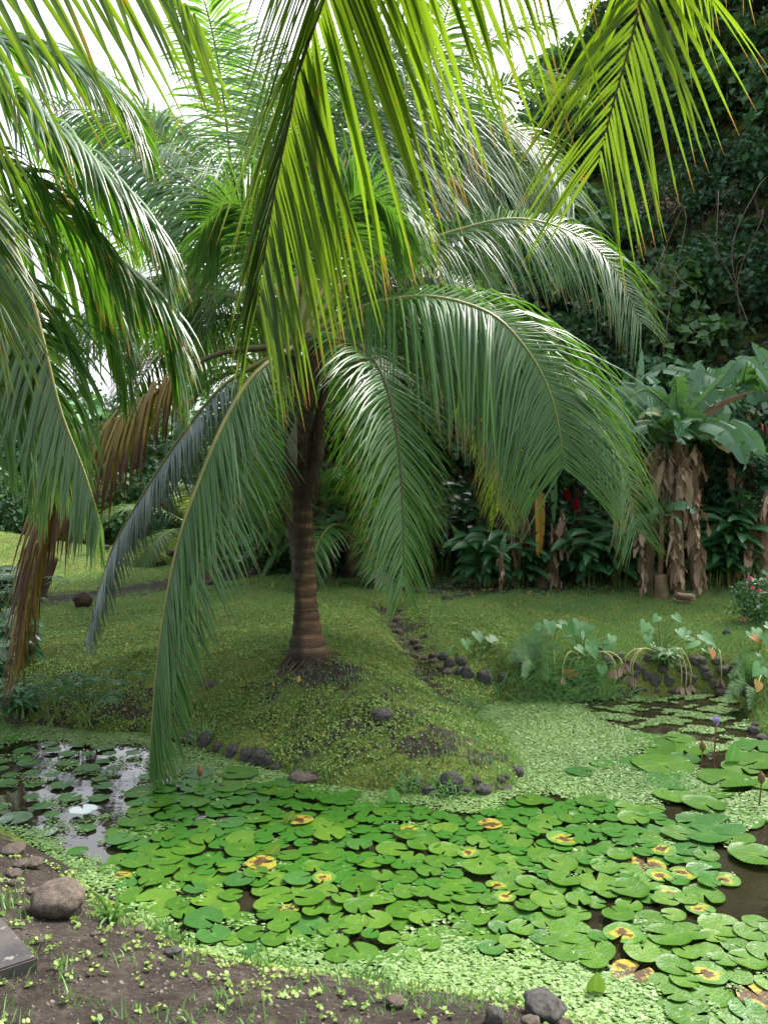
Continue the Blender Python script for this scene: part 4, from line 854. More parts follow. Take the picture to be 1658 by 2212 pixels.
# flower bush
g = hit(1640, 1345); fb = thing("impatiens_bush", "bush with pink flowers at the lawn's edge", "flower bush", g)
mb = MB(); p, r = clumps(40, 26, (.42, .34, .28), .12); p += g + [0.05, 0, .3]; leaf_cloud(mb, p, len(p), .07, .55, seed_r=r); mb.obj("foliage", M["ginger"], fb)
for k in range(16):
    c = g + [0.05, 0, .3] + nrm(rng.normal(0, 1, 3) * [1, .5, .8] + [0, -.8, .35]) * np.array([.45, .38, .36]); mb = MB()
    for j in range(5): a = j * 1.2566; lance(mb, c, [math.cos(a), -.35, math.sin(a)], .032, .03, droop=.1)
    mb.obj("flower", M["pink"], fb)

# ------------------------------------------------------------------ rocks
from mathutils import noise as mn, Vector
import bmesh
def rockmesh(seed, amp=.28):
    bm = bmesh.new(); bmesh.ops.create_icosphere(bm, subdivisions=4, radius=1.0); o = Vector((seed * 7.1, seed * 3.3, seed * 1.7))
    for v in bm.verts:
        n = v.co.normalized(); d = 1 + amp * mn.noise(n * 1.1 + o) + amp * .5 * mn.noise(n * 2.4 + o) + .05 * mn.noise(n * 6 + o)
        v.co = n * d; v.co.z = max(v.co.z, -.75) if v.co.z < 0 else v.co.z
    me = bpy.data.meshes.new("rock"); bm.to_mesh(me); bm.free()
    for p in me.polygons: p.use_smooth = True
    return me
ROCKS = {}
for mk in ("rock", "rock_brown", "rock_moss"):
    ROCKS[mk] = []
    for k in range(5):
        me = rockmesh(k + 1 + 5 * len(ROCKS)); me.materials.append(M[mk]); ROCKS[mk].append(me)
def rock(px, py, w, h, label, mk="rock", group=None, k=None, name="rock"):
    g = hit(px, py + h * .45); sx = w * g[1] / F / 2; sz = h * g[1] / F / 2
    o = bpy.data.objects.new(name, ROCKS[mk][int(rng.integers(0, 5)) if k is None else k]); COL.objects.link(o)
    sx *= .92; o.location = (g[0], g[1] + sx * .7, g[2] + sz * .55); o.scale = (sx * 1.02, sx * rng.uniform(.8, 1.0), sz * 1.05); o.rotation_euler = (rng.uniform(-.15, .15), rng.uniform(-.2, .2), rng.uniform(-.5, .5))
    return tag(o, label, "rock" if w > 24 else "stone", group)
def rocks(lst, label, group, mk="rock"):
    for r in lst: rock(*r, label, mk, group)
rocks([(410, 1592, 40, 30), (442, 1598, 40, 40), (500, 1622, 34, 32), (530, 1630, 30, 36), (560, 1632, 38, 38), (547, 1647, 26, 18), (581, 1642, 26, 26), (597, 1660, 28, 26), (470, 1612, 26, 22)], "dark rounded stone in the short row along the mound's shore by the hanging frond", "stones along the mound's shore")
rock(663, 1680, 82, 30, "long flat grey brown rock lying at the mound's water edge", "rock_brown", k=1)
rock(978, 1690, 60, 50, "big dark rounded boulder at the tip of the mound", "rock", k=2)
rock(825, 1545, 58, 28, "dark flat stone lying alone on the mound's grass", "rock", k=3)
rock(450, 1478, 42, 18, "low mossy stone sunk in the mound's grass behind the hanging frond", "rock_moss", k=0)
rocks([(900, 1690, 26, 22), (930, 1706, 38, 22), (1029, 1688, 20, 16), (1042, 1706, 40, 24), (1081, 1684, 22, 16), (1092, 1678, 18, 14), (1095, 1708, 38, 22), (1117, 1666, 30, 26), (1010, 1705, 24, 14)], "small grey stone at the mound's tip beside the big dark boulder", "stones at the mound's tip")
rocks([(860, 1336, 24, 14), (857, 1363, 24, 17), (844, 1350, 20, 11), (910, 1350, 16, 9), (917, 1345, 14, 7), (895, 1384, 20, 16), (904, 1396, 22, 13), (897, 1417, 14, 13), (917, 1422, 16, 13), (936, 1414, 18, 13), (938, 1428, 24, 15), (951, 1441, 18, 15), (966, 1450, 24, 15), (866, 1317, 16, 9), (920, 1372, 13, 9)], "small stone lining the narrow dry streambed", "streambed stones", "rock_brown")
rocks([(958, 1417, 26, 22), (972, 1432, 28, 26), (995, 1428, 32, 24), (990, 1450, 18, 24), (1009, 1452, 32, 34), (1090, 1463, 28, 28), (1120, 1437, 30, 22), (1135, 1437, 28, 22)], "dark boulder heaped on the bank above the stream's mouth", "boulders at the stream's mouth")
rock(1048, 1462, 38, 36, "largest round grey boulder at the stream's mouth", "rock", k=4)
rocks([(1368, 1463, 30, 26), (1370, 1487, 32, 18), (1340, 1489, 28, 24), (1378, 1443, 28, 28), (1415, 1468, 30, 32), (1415, 1491, 28, 14), (1448, 1491, 30, 18), (1490, 1466, 38, 36), (1475, 1443, 28, 22), (1500, 1497, 28, 16), (1443, 1470, 30, 30), (1528, 1463, 30, 26), (1542, 1475, 32, 26), (1508, 1428, 38, 28), (1552, 1430, 34, 22), (1573, 1447, 44, 24), (1598, 1438, 38, 20), (1310, 1428, 32, 26), (1336, 1417, 28, 18), (1302, 1405, 30, 16), (1402, 1422, 28, 18), (1523, 1495, 24, 16), (1432, 1443, 26, 22), (1398, 1460, 28, 26), (1618, 1488, 34, 32), (1340, 1460, 28, 26), (1520, 1445, 30, 24), (1465, 1490, 24, 16), (1460, 1425, 28, 18), (1355, 1430, 26, 18), (1390, 1490, 22, 14)], "dark stone of the mossy retaining wall behind the far water", "stones of the retaining wall", "rock_moss")
rock(1571, 1494, 46, 28, "pale brown boulder at the foot of the retaining wall near the lush fern", "rock_brown", k=0)
rock(1571, 1364, 18, 16, "single grey stone lying on the lawn above the wall", "rock")
rocks([(1630, 1580, 28, 26), (1650, 1596, 32, 20), (1632, 1564, 18, 13), (1662, 1608, 26, 24), (1680, 1620, 30, 24)], "bluish grey stone on the short bank at the picture's edge above the lily pads", "stones on the side bank")
rocks([(828, 1262, 28, 18), (854, 1260, 32, 20), (904, 1276, 24, 14), (966, 1289, 28, 16), (935, 1278, 22, 13), (992, 1285, 24, 13), (951, 1267, 20, 10), (969, 1268, 24, 12), (785, 1242, 34, 18), (752, 1237, 28, 14), (880, 1270, 22, 13), (1015, 1282, 20, 11)], "mossy stone in the low border at the back of the lawn", "border stones behind the lawn", "rock_moss")
rocks([(545, 1235, 22, 13), (575, 1228, 26, 13), (558, 1231, 20, 11), (522, 1241, 22, 12), (498, 1247, 22, 12), (475, 1253, 20, 11), (450, 1259, 22, 11)], "grey stone edging the dirt path near the white sign", "path edging stones", "rock")
rocks([(320, 1216, 32, 11), (345, 1216, 24, 12), (370, 1193, 28, 18), (220, 1181, 30, 12)], "low dark rock far off beside the dirt path", "far rocks by the path", "rock")
rock(112, 1950, 120, 82, "large smooth brown boulder on the near bank beside the black slab", "rock_brown", k=2)
rocks([(23, 1838, 52, 22), (38, 1830, 34, 18), (68, 1866, 44, 22), (41, 1868, 34, 18), (25, 1888, 34, 16), (25, 1907, 26, 13), (71, 1927, 34, 14)], "flat brown stone set in the near bank at the pond's silvery corner", "flat stones on the near bank", "rock_brown")
rocks([(78, 2034, 24, 13), (202, 2018, 16, 9), (217, 2062, 14, 8), (233, 2063, 12, 7), (160, 2120, 13, 7), (330, 2140, 12, 7), (300, 2010, 26, 13)], "small pebble on the bare soil of the near bank", "pebbles on the near bank", "rock_brown")
rock(370, 2060, 40, 18, "dark stone half buried at the duckweed's edge on the near bank", "rock")
rock(1069, 2200, 46, 42, "rounded grey stone at the bottom edge of the near shore", "rock", k=3)
rock(1180, 2186, 92, 52, "large dark rock in the near shore under a grass tuft", "rock", k=4)
rock(856, 2168, 42, 24, "grey brown stone in the near bank's soil", "rock_brown")
rock(1149, 2210, 42, 20, "flat brownish stone beside the large dark near shore rock", "rock_brown")
g = hit(174, 1314)
o = bpy.data.objects.new("coconut", ROCKS["rock"][1]); COL.objects.link(o); o.location = g + (0, .1, .1); o.scale = (.12, .12, .115)
o.data = o.data.copy(); o.data.materials.clear(); o.data.materials.append(M["fibre"]); tag(o, "round dark fallen coconut lying on the lawn beside the path", "coconut")

# ------------------------------------------------------------------ stump, bark, slab, sign, leaning log
g = hit(1418, 1288); mb = MB(); tube(mb, [g + (0, -.15, -.03), g + (0.01, -.15, .18), g + (.0, -.15, .36)], [.12, .1, .095], 10, 14); o = mb.obj("banana_stump", M["stem"]); tag(o, "cut brown banana stump at the base of the tall banana plant", "stump")
g = hit(1480, 1302); mb = MB()
for k in range(5):
    c = g + np.array([(k % 2) * .04 - .05, -.02 * k, .02 + .022 * k]); x = .16 - .01 * k
    tube(mb, [c + (-x, 0, .05), c + (-x * .4, .02, .02), c + (x * .4, -.01, .015), c + (x, 0, .03)], [.012, .03, .034, .03, .012], 14, 8, ra=rng.random())
o = mb.obj("bark_piece", M["deadleaf"]); tag(o, "piece of split tan bark lying on the lawn by the stump", "bark")
g = hit(90, 1290); mb = MB(); tube(mb, [g + (-.1, 0, -.1), g + (.02, 0, .25), g + (.16, 0, .62)], [.13, .12, .11], 12, 12); o = mb.obj("log", M["bark"]); tag(o, "grey leaning log behind the brown drying frond", "log")
s0 = hit(80, 2085); z0 = s0[2]
def slabpt(px, py, z):
    Y = (CH - z) * F / (py - HY); return np.array([(px - CX) * Y / F, Y, z])
zt = z0 + .055
A, B = slabpt(-6, 1968, zt), slabpt(82, 2066, zt); Cc = slabpt(-2, 2098, zt); Dd = slabpt(-140, 2010, zt) ; Cc = slabpt(-170, 2150, zt)
top = np.array([A, B, Cc, Cc + (A - B)]); bm = bmesh.new()
vs = [bm.verts.new(p) for p in top] + [bm.verts.new(p - (0, 0, .1)) for p in top]
bm.faces.new(vs[:4][::-1])
for i in range(4): bm.faces.new((vs[i], vs[(i + 1) % 4], vs[4 + (i + 1) % 4], vs[4 + i]))
bm.faces.new(vs[4:]); bmesh.ops.recalc_face_normals(bm, faces=bm.faces)
bmesh.ops.bevel(bm, geom=list(bm.edges), offset=.006, segments=2, affect='EDGES')
me = bpy.data.meshes.new("stone_slab"); bm.to_mesh(me); bm.free()
me.materials.append(plainmat("slab", (0.03, 0.033, 0.037), (0.1, 0.085, 0.075), 4, .5, ((0.2, 0.19, 0.17), 26, .62), .35, .4))
o = bpy.data.objects.new("stone_slab", me); COL.objects.link(o); tag(o, "black polished stone slab at the picture's bottom corner on the bare soil", "slab")
g = hit(526, 1226); sg = thing("plant_sign", "small white plant label sign on a low post by the path", "sign", g)
mb = MB(); tube(mb, [g + (0, 0, -.03), g + (0, 0, .17)], [.012, .012], 4, 6); mb.obj("post", M["twig"], sg)
bm = bmesh.new(); bmesh.ops.create_cube(bm, size=1)
for v in bm.verts: v.co = Vector((v.co.x * .24, v.co.y * .012 + v.co.z * .07, v.co.z * .15 + .2))
me = bpy.data.meshes.new("plate"); bm.to_mesh(me); bm.free(); me.materials.append(plainmat("white plate", (.75, .75, .74), (.82, .82, .8), 4, .4, bump=0))
o = bpy.data.objects.new("plate", me); COL.objects.link(o); o.parent = sg
g = hit(547, 1226); mb = MB(); tube(mb, [g, g + (0, 0, .1), g + (0, 0, .16)], [.075, .075, .06], 8, 12)
o = mb.obj("yellow_pot", plainmat("yellow", (.5, .42, .04), (.6, .5, .06), 5, .5, bump=0)); tag(o, "small yellow pot standing right beside the white sign", "pot")

# ------------------------------------------------------------------ lily pads
def in_poly(x, y, pts): return sdist(x, y, np.array([W0(*p) for p in pts])) < 0
def padmesh(seed, ser=1):
    r_ = np.random.default_rng(seed); n = 84; a0 = math.radians(r_.uniform(10, 26)); a = np.linspace(a0 / 2, 2 * np.pi - a0 / 2, n)
    rim = 1 + .025 * np.sin(3 * a + seed) + (0.028 * np.where(np.arange(n) % 2, 1, -1) if ser else 0)
    rim[0] *= .96; rim[-1] *= .96; cup = r_.uniform(-.01, .05)
    ph = r_.uniform(0, 6); verts = [(0.0, 0, 0)]
    for rr in (.3, .65, .92, 1.0):
        R = rr * (rim if rr > .9 else 1 + 0 * rim)
        z = .022 * np.sin(2 * a + ph) * rr ** 2 + .016 * np.sin(5 * a + ph * 2) * rr ** 3 + cup * rr ** 8
        verts += list(zip(R * np.cos(a), R * np.sin(a), z))
    f3 = [(0, 1 + i, 2 + i) for i in range(n - 1)]; f4 = []
    for k in range(3):
        b = 1 + k * n; f4 += [(b + i, b + n + i, b + n + i + 1, b + i + 1) for i in range(n - 1)]
    mb = MB(); mb.add(verts, f3); mb.f.append(np.array(f4, np.int32)); return mb
def noise4(t, scale, detail, w, rough=.6):
    n = noise(t, scale, detail, rough=rough).node; n.noise_dimensions = '4D'; t.links.new(math_(t, 'MULTIPLY', w, 60.0), n.inputs["W"]); return n.outputs["Fac"]
def padmat(name, dark, light, ctr, blot=None, rough=.38, spec=.3, nz=1.9):
    m, t, b, out = newmat(name); c = N(t, "ShaderNodeTexCoord"); sp = N(t, "ShaderNodeSeparateXYZ"); t.links.new(c.outputs["Object"], sp.inputs[0])
    x, y = sp.outputs[0], sp.outputs[1]; rad = math_(t, 'SQRT', math_(t, 'ADD', math_(t, 'MULTIPLY', x, x), math_(t, 'MULTIPLY', y, y)))
    ang = math_(t, 'ARCTAN2', y, x); v = math_(t, 'ABSOLUTE', math_(t, 'SINE', math_(t, 'MULTIPLY', ang, 9.0)))
    vein = ramp(t, v, [(0.0, G1), (0.13, G0)]); oi = N(t, "ShaderNodeObjectInfo")
    col = mixc(t, oi.outputs["Random"], dark, light); nz_ = noise4(t, 2.2, 5, oi.outputs["Random"]); col = mixc(t, math_(t, 'MULTIPLY', nz_, .5), col, light)
    col = mixc(t, math_(t, 'MULTIPLY', vein, .32), col, ctr); cf = ramp(t, rad, [(0.0, G1), (0.28, G0)]); col = mixc(t, math_(t, 'MULTIPLY', cf, .55), col, ctr)
    if blot:
        c1, c2, lim = blot; q = math_(t, 'ADD', math_(t, 'MULTIPLY', rad, .62 if nz > 2 else .85), math_(t, 'MULTIPLY', math_(t, 'SUBTRACT', noise4(t, 1.5, 6, oi.outputs["Random"], .65), .5), nz))
        col = mixc(t, ramp(t, q, [(lim, G1), (lim + .25, G0)]), col, c1); col = mixc(t, ramp(t, q, [(lim * .6, G1), (lim * .6 + .12, G0)]), col, c2)
    sp_ = ramp(t, noise4(t, 6.5, 3, oi.outputs["Random"]), [(.70, G0), (.73, G1)]); col = mixc(t, sp_, col, (.09, .06, .02))
    t.links.new(col, b.inputs["Base Color"]); b.inputs["Roughness"].default_value = rough; b.inputs["Specular IOR Level"].default_value = spec
    bp = N(t, "ShaderNodeBump", i_Strength=.25, i_Distance=.02); t.links.new(math_(t, 'ADD', math_(t, 'MULTIPLY', vein, .4), noise(t, 5, 4)), bp.inputs["Height"]); t.links.new(bp.outputs[0], b.inputs["Normal"])
    tr = N(t, "ShaderNodeBsdfTranslucent"); t.links.new(col, tr.inputs[0]); mx = N(t, "ShaderNodeMixShader"); mx.inputs[0].default_value = .12
    t.links.new(b.outputs[0], mx.inputs[1]); t.links.new(tr.outputs[0], mx.inputs[2]); t.links.new(mx.outputs[0], out.inputs[0]); return m
PM = [padmat("lily pad", (.028, .1, .006), (.06, .155, .01), (.13, .23, .02)), padmat("lily pad light", (.048, .135, .01), (.085, .18, .015), (.16, .25, .03)),
      padmat("lily pad spotted", (.05, .15, .018), (.085, .2, .025), (.18, .27, .04), ((.36, .3, .03), (.08, .045, .015), .32)),
      padmat("lily pad yellow", (.12, .19, .02), (.3, .27, .03), (.35, .3, .05), ((.31, .25, .03), (.07, .04, .015), .5), nz=3.4),
      padmat("lily pad dark", (.025, .1, .018), (.045, .14, .025), (.1, .21, .045), None, .3, .4)]
PM.append(padmat("lily pad wet", (.06, .15, .08), (.1, .21, .12), (.15, .27, .14), None, .12, 1.0))  # paler base colour adds to the silvery sky reflection
pw_ = PM[-1].node_tree.nodes["Principled BSDF"]; pw_.inputs["Coat Weight"].default_value = 1.0; pw_.inputs["Coat Roughness"].default_value = .1; pw_.inputs["Coat IOR"].default_value = 2.3
for n_ in PM[-1].node_tree.nodes:
    if n_.type == 'BUMP': n_.inputs["Strength"].default_value = .03
PADS = [[padmesh(10 * j + k, k % 3 != 0).mesh("lily_pad", mt) for k in range(6)] for j, mt in enumerate(PM)]
ZA = [(270, 1790), (300, 1715), (400, 1690), (560, 1700), (700, 1712), (860, 1742), (1000, 1772), (1120, 1735), (1300, 1735), (1420, 1770), (1500, 1800), (1545, 1850), (1540, 1940), (1480, 1960), (1500, 2010), (1658, 2000), (1800, 2020),
      (1800, 2240), (1450, 2240), (1390, 2130), (1300, 2095), (1200, 2075), (1060, 2062), (960, 2040), (880, 2090), (780, 2085), (560, 2060), (400, 2015), (300, 1955), (240, 1880)]
ZB = [(-200, 1600), (0, 1590), (200, 1600), (310, 1635), (330, 1700), (270, 1800), (240, 1885), (190, 1880), (150, 1850), (60, 1790), (0, 1765), (-200, 1730)]
FIX = [(1403, 1603, 100), (1393, 1617, 125), (1468, 1600, 62), (1475, 1623, 100), (1478, 1643, 66), (1430, 1658, 130), (1634, 1618, 92), (1639, 1651, 110), (1598, 1661, 78), (1531, 1711, 100), (1448, 1693, 110), (1568, 1688, 120), (1644, 1701, 70),
       (1549, 1790, 110), (1600, 1775, 90), (1500, 1780, 80), (1520, 1745, 90), (1450, 1725, 80), (1400, 1745, 70), (1520, 1810, 100), (1580, 1815, 90), (1375, 1655, 80), (1250, 1672, 60), (430, 1675, 70), (520, 1678, 80), (620, 1695, 60), (1630, 1855, 110), (1690, 1860, 110)]
pads = []
def free(x, y, r, k): return all((x - a) ** 2 + (y - b) ** 2 > (k * (r + c)) ** 2 for a, b, c, *_ in pads)
for px, py, wpx in FIX:
    x, y = W0(px, py); pads.append((x, y, wpx * y / F / 2, 'C'))
SPOTS = [(1395, 1875, 3, 95), (1262, 2118, 2, 115), (1368, 2108, 3, 110), (1345, 2030, 2, 95), (1425, 1900, 2, 66), (1475, 1892, 2, 70), (1565, 1903, 2, 72), (1058, 1788, 3, 60), (905, 1908, 3, 50), (565, 1875, 3, 74), (1640, 2160, 3, 110), (620, 1970, 3, 60), (800, 2030, 3, 46), (1445, 1935, 2, 70), (1610, 1850, 3, 60), (1075, 1915, 2, 60), (650, 1780, 3, 60),
         (1290, 2033, 3, 50), (1510, 1970, 2, 70), (870, 1770, 3, 55), (880, 1795, 2, 60), (1450, 1715, 3, 46), (1300, 1655, 3, 62), (330, 1995, 2, 60), (700, 1905, 2, 60)]
for px, py, k, wpx in SPOTS:
    x, y = W0(px, py); pads.append((x, y, wpx * y / F / 2 * .88, 'S', k))
for zone, tag_, tries, kk in ((ZA, 'A', 22000, .66), (ZB, 'B', 5000, 1.3)):
    w_ = np.array([W0(*p) for p in zone]); lo, hi = w_.min(0), w_.max(0)
    xs = rng.uniform(lo[0], hi[0], tries); ys = rng.uniform(lo[1], hi[1], tries); ok = (sdist(xs, ys, w_) < 0) & (sdist(xs, ys) < -.1)
    for x, y in zip(xs[ok], ys[ok]):
        r = (.055 + .055 * rng.random() ** 1.4) if tag_ == 'A' else rng.uniform(.055, .1)
        pxx = CX + x * F / y
        if pxx > 1760 or pxx < -60: continue
        pyy = HY + CH * F / y
        gap = (np.sin(x * 3.1 + 1) * np.sin(y * 4.3 + .4) > .6)
        if gap and rng.random() < .85: continue
        if free(x, y, r, kk): pads.append((x, y, r, tag_))
pads.sort(key=lambda p: -p[2] ** 2 / p[1] ** 3)
LBL = {'A': ("round green lily pad among the crowded pads mid pond", "lily pads crowding the pond"), 'B': ("lily pad with silvery sky reflection at the pond's shady end", "silvery lily pads"), 'C': ("large green lily pad floating among duckweed on the far water", "lily pads among the duckweed")}
extra = MB()
for i, p in enumerate(pads):
    x, y, r, z = p[:4]; px, py = CX + x * F / y, HY + CH * F / y
    j = p[4] if z == 'S' else (int(rng.choice([0, 1, 2, 4], p=[.6, .21, .04, .15])) if z == 'A' else (5 if z == 'B' else int(rng.choice([0, 0, 4]))))
    zz = .012 + .022 * rng.random(); tl_ = .01 if z == 'B' else .03; rx = (rng.normal(0, tl_), rng.normal(0, tl_), rng.uniform(0, 6.28))
    if i < 300:
        o = bpy.data.objects.new("lily_pad", PADS[j][int(rng.integers(0, 6))]); COL.objects.link(o)
        o.location = (x, y, zz); o.rotation_euler = rx; o.scale = (r, r, r * (.3 if z == 'B' else 1))
        lb, gr = LBL.get(z, LBL['A'])
        if j == 3: lb, gr = "yellow lily pad rotting brown at its centre", "rotting yellow lily pads"
        elif j == 2: lb, gr = "green lily pad with a brown and yellow centre spot", "spotted lily pads"
        elif z == 'A' and j == 1: lb, gr = "light yellowish green lily pad among darker pads", "light lily pads"
        elif z == 'A' and j == 4: lb, gr = "dark bluish green lily pad among lighter pads", "dark lily pads"
        if z == 'A' and px > 1480: lb, gr = lb + " near the open dark water", gr + " near the open water"
        tag(o, lb, "lily pad", gr)
    else:
        q = padmesh(i % 6, True); v = np.concatenate(q.v); c, s = math.cos(rx[2]), math.sin(rx[2])
        v = v @ np.array([[c, s, 0], [-s, c, 0], [0, 0, 1]]) * r + [x, y, zz]; n0 = extra.n
        extra.add(v, q.f[0]); extra.f.append(q.f[1] + n0)
if extra.n: kind(extra.obj("small_lily_pads", leafmat("lily pad far", (.03, .12, .009), (.08, .19, .015), (.1, .2, .03), .38, .1, spec=.3)), "stuff")
# standing and folded leaves, buds and the flower
def standing(px, py, l, lean, mat, label):
    x, y = W0(px, py); mb = MB(); c = np.array([x, y, 0.0])
    lance(mb, c + [0, 0, -.02], [lean, -.1, 1], l, l * .62, up=(0, -1, .1), droop=.2, r=.5); o = mb.obj("folded_lily_pad", M[mat]); tag(o, label, "lily pad")
standing(1575, 1650, .2, .15, "taro", "folded lily pad standing upright beside the purple flower")
standing(1280, 2150, .13, .1, "vine_bright", "light green lily pad folded upright by the rotten yellow pad")
standing(615, 1780, .13, .5, "vine_bright", "rolled light green lily pad leaning up near the hanging frond's tip")
standing(855, 1738, .15, -.2, "taro", "bluish green folded lily pad rising at the mound's shore")
standing(570, 1850, .14, .9, "vine_bright", "half folded bright lily pad lifted above the middle pads")
def lily(px, py, top, label, openf):
    x, y = W0(px, py); h = (py - top) * y / F; o = thing("water_lily_flower", label, "flower", (x, y, 0)); b = np.array([x, y, 0.0]); t_ = b + [.015, 0, h]
    s = MB(); tube(s, [b + [-.01, 0, -.1], (b + t_) / 2, t_], [.007, .006, .005], 10, 6); s.obj("stalk", M["rib_brown"], o)
    m2 = MB()
    if openf:
        for ring, (n, sp, l) in enumerate(((8, .55, .075), (8, .3, .07))):
            for k in range(n): a = k * 6.283 / n + ring * .4; lance(m2, t_, [math.cos(a) * sp, math.sin(a) * sp, 1], l, .026, droop=-.1)
        m2.obj("petal", leafmat("lilac petal", (.3, .24, .55), (.5, .42, .75), (.4, .35, .6), .5, .3), o)
    else:
        tube(m2, [t_, t_ + [0, 0, .025], t_ + [0, 0, .05], t_ + [0, 0, .085]], [.008, .024, .022, .003], 14, 9); m2.obj("bud", M["rib_brown"], o)
lily(1541, 1640, 1565, "open purple water lily flower held on a tall stalk", True)
lily(1512, 1650, 1622, "short closed brown lily bud near the purple flower", False)
lily(1638, 1742, 1692, "closed brown lily bud on a tall stalk above the open water", False)
lily(428, 1690, 1676, "pale pointed lily bud near the hanging frond's tip", False)

# ------------------------------------------------------------------ duckweed, grass, ground cover
def scatter(poly, dens, keep=None):
    w_ = np.array([W0(*p) for p in poly]); lo, hi = w_.min(0), w_.max(0); n = int((hi[0] - lo[0]) * (hi[1] - lo[1]) * dens)
    x = rng.uniform(lo[0], hi[0], n); y = rng.uniform(lo[1], hi[1], n); ok = (sdist(x + .05 * np.sin(9 * y + 5 * x) + rng.normal(0, .035, n), y + .06 * np.sin(8 * x + 3) + rng.normal(0, .05, n), w_) < 0) & (sdist(x, y) < .03)
    if keep is not None: ok &= keep(x, y)
    return x[ok], y[ok]
def patch(x, y, th, f=5.0): return (np.sin(f * x + 1.3 * np.sin(f * .7 * y)) * np.sin(f * 1.7 * y + 1.1 * np.sin(f * .9 * x)) + .5 * np.sin(f * 3.1 * x + 2) * np.sin(f * 4.7 * y)) > th
DZ = [([(985, 1532), (1100, 1510), (1240, 1527), (1330, 1570), (1400, 1600), (1330, 1640), (1450, 1640), (1560, 1700), (1400, 1745), (1300, 1735), (1180, 1712), (1100, 1722), (1085, 1650), (1040, 1600)], 9500, .013, None),
      ([(1120, 1512), (1600, 1500), (1640, 1590), (1658, 1640), (1400, 1610), (1330, 1575)], 6500, .013, lambda x, y: patch(x, y, .12, 7)),
      ([(320, 1595), (400, 1612), (520, 1652), (620, 1678), (660, 1694), (900, 1722), (1120, 1712), (1060, 1760), (800, 1738), (640, 1712), (560, 1700), (420, 1690), (340, 1660)], 8000, .013, None),
      ([(1400, 1700), (1560, 1690), (1720, 1720), (1720, 1850), (1600, 1830), (1450, 1770)], 6500, .014, lambda x, y: patch(x, y, .05, 4)),
      ([(225, 1955), (300, 1970), (380, 2020), (560, 2065), (760, 2085), (860, 2085), (950, 2040), (1060, 2065), (1210, 2085), (1300, 2125), (1400, 2170), (1500, 2260), (1300, 2270), (1150, 2215), (900, 2172), (650, 2135), (500, 2108), (420, 2080), (330, 2020)], 9000, .0155, None),
      ([(-100, 1560), (200, 1580), (340, 1590), (330, 1620), (200, 1605), (0, 1600), (-100, 1600)], 8000, .013, None),
      ([(-100, 1765), (0, 1775), (130, 1830), (230, 1880), (250, 1960), (170, 1900), (0, 1800)], 8000, .014, None),
      (ZA, 1800, .013, lambda x, y: patch(x, y, .45, 6)), (ZB, 1800, .013, lambda x, y: patch(x, y, .35, 6))]
mb = MB()
for poly, dens, sz, kp in DZ:
    x, y = scatter(poly, dens * 1.7, kp); sz *= .74
    if sz > .0112:   # the near mat shows its rosettes
        kz = rng.random(len(x)) < .36; x = np.repeat(x[kz], 4) ; y = np.repeat(y[kz], 4); x = x + rng.normal(0, .008, len(x)); y = y + rng.normal(0, .008, len(x))
    n = len(x); a = np.linspace(0, 2 * np.pi, 6, endpoint=False)[None] + rng.uniform(0, 6, (n, 1)); s = (sz * rng.uniform(.6, 1.3, n))[:, None]
    tl_ = np.where(rng.random((n, 1)) < .25, .4, .1); tx, ty_ = rng.normal(0, 1, (n, 1)) * tl_, rng.normal(0, 1, (n, 1)) * tl_; cx, cy = s * np.cos(a), s * np.sin(a) * .8
    z = .012 + rng.random((n, 1)) * .01 + cx * tx + cy * ty_
    v = np.stack([x[:, None] + cx, y[:, None] + cy, z], -1)
    cl = np.clip(.5 + .35 * np.sin(2.3 * x + 1.1 * y) * np.sin(1.7 * y - x) + rng.normal(0, .22, n), 0, 1)
    mb.add(v.reshape(-1, 3), np.arange(n * 6).reshape(n, 6), 0, np.repeat(cl, 6))
kind(mb.obj("duckweed", M["duck"], shade=False), "stuff")

def blades(x, y, h, wd, lean=.5):
    n = len(x); z = zg(x, y); a = rng.uniform(0, 6.28, n); b = rng.uniform(0, 6.28, n); h = h * rng.uniform(.5, 1.3, n)
    p = np.stack([x, y, z - .004], 1); sv = np.stack([np.cos(a), np.sin(a), 0 * a], 1) * (wd * rng.uniform(.7, 1.3, n))[:, None] / 2
    ln = np.stack([np.cos(b), np.sin(b), 0 * b], 1) * (h * lean * rng.random(n))[:, None]; up = np.array([0, 0, 1.0]) * h[:, None]
    v = np.stack([p - sv, p + sv, p + up * .6 + ln * .4 + sv * .8, p + up + ln, p + up * .6 + ln * .4 - sv * .8], 1)
    return v
def area(x0, x1, y0, y1, n, keepf):
    # even in depth as seen: density falls with distance
    y = y0 * (y1 / y0) ** rng.random(n); x = rng.uniform(x0, x1, n); x = x if x0 > -1 else x * np.clip(y / y1 + .15, 0, 1)
    ok = (sdist(x, y) > .0) & (np.abs(x) < y * .72 + .3); x, y = x[ok], y[ok]
    ok = rng.random(len(x)) < keepf(x, y); return x[ok], y[ok]
mb = MB()
lawn = lambda x, y: (1 - .97 * dirtmap(x, y)) * (.35 + .65 * smooth((x - (.3 + .0 * y)) / .8) + .5 * smooth((y - 9) / 3)) * (y < 16 + 8 * (x < -2))
x, y = area(-15, 9, 5.2, 24, 400000, lawn); v = blades(x, y, .034 + 0 * x, .009)
pt = np.clip(.5 + .3 * np.sin(1.9 * x) * np.sin(2.3 * y + x) + rng.normal(0, .2, len(x)), 0, 1)
mb.add(v.reshape(-1, 3), np.arange(len(x) * 5).reshape(-1, 5), np.tile([0, 0, .6, 1, .6], len(x)), np.repeat(pt, 5))
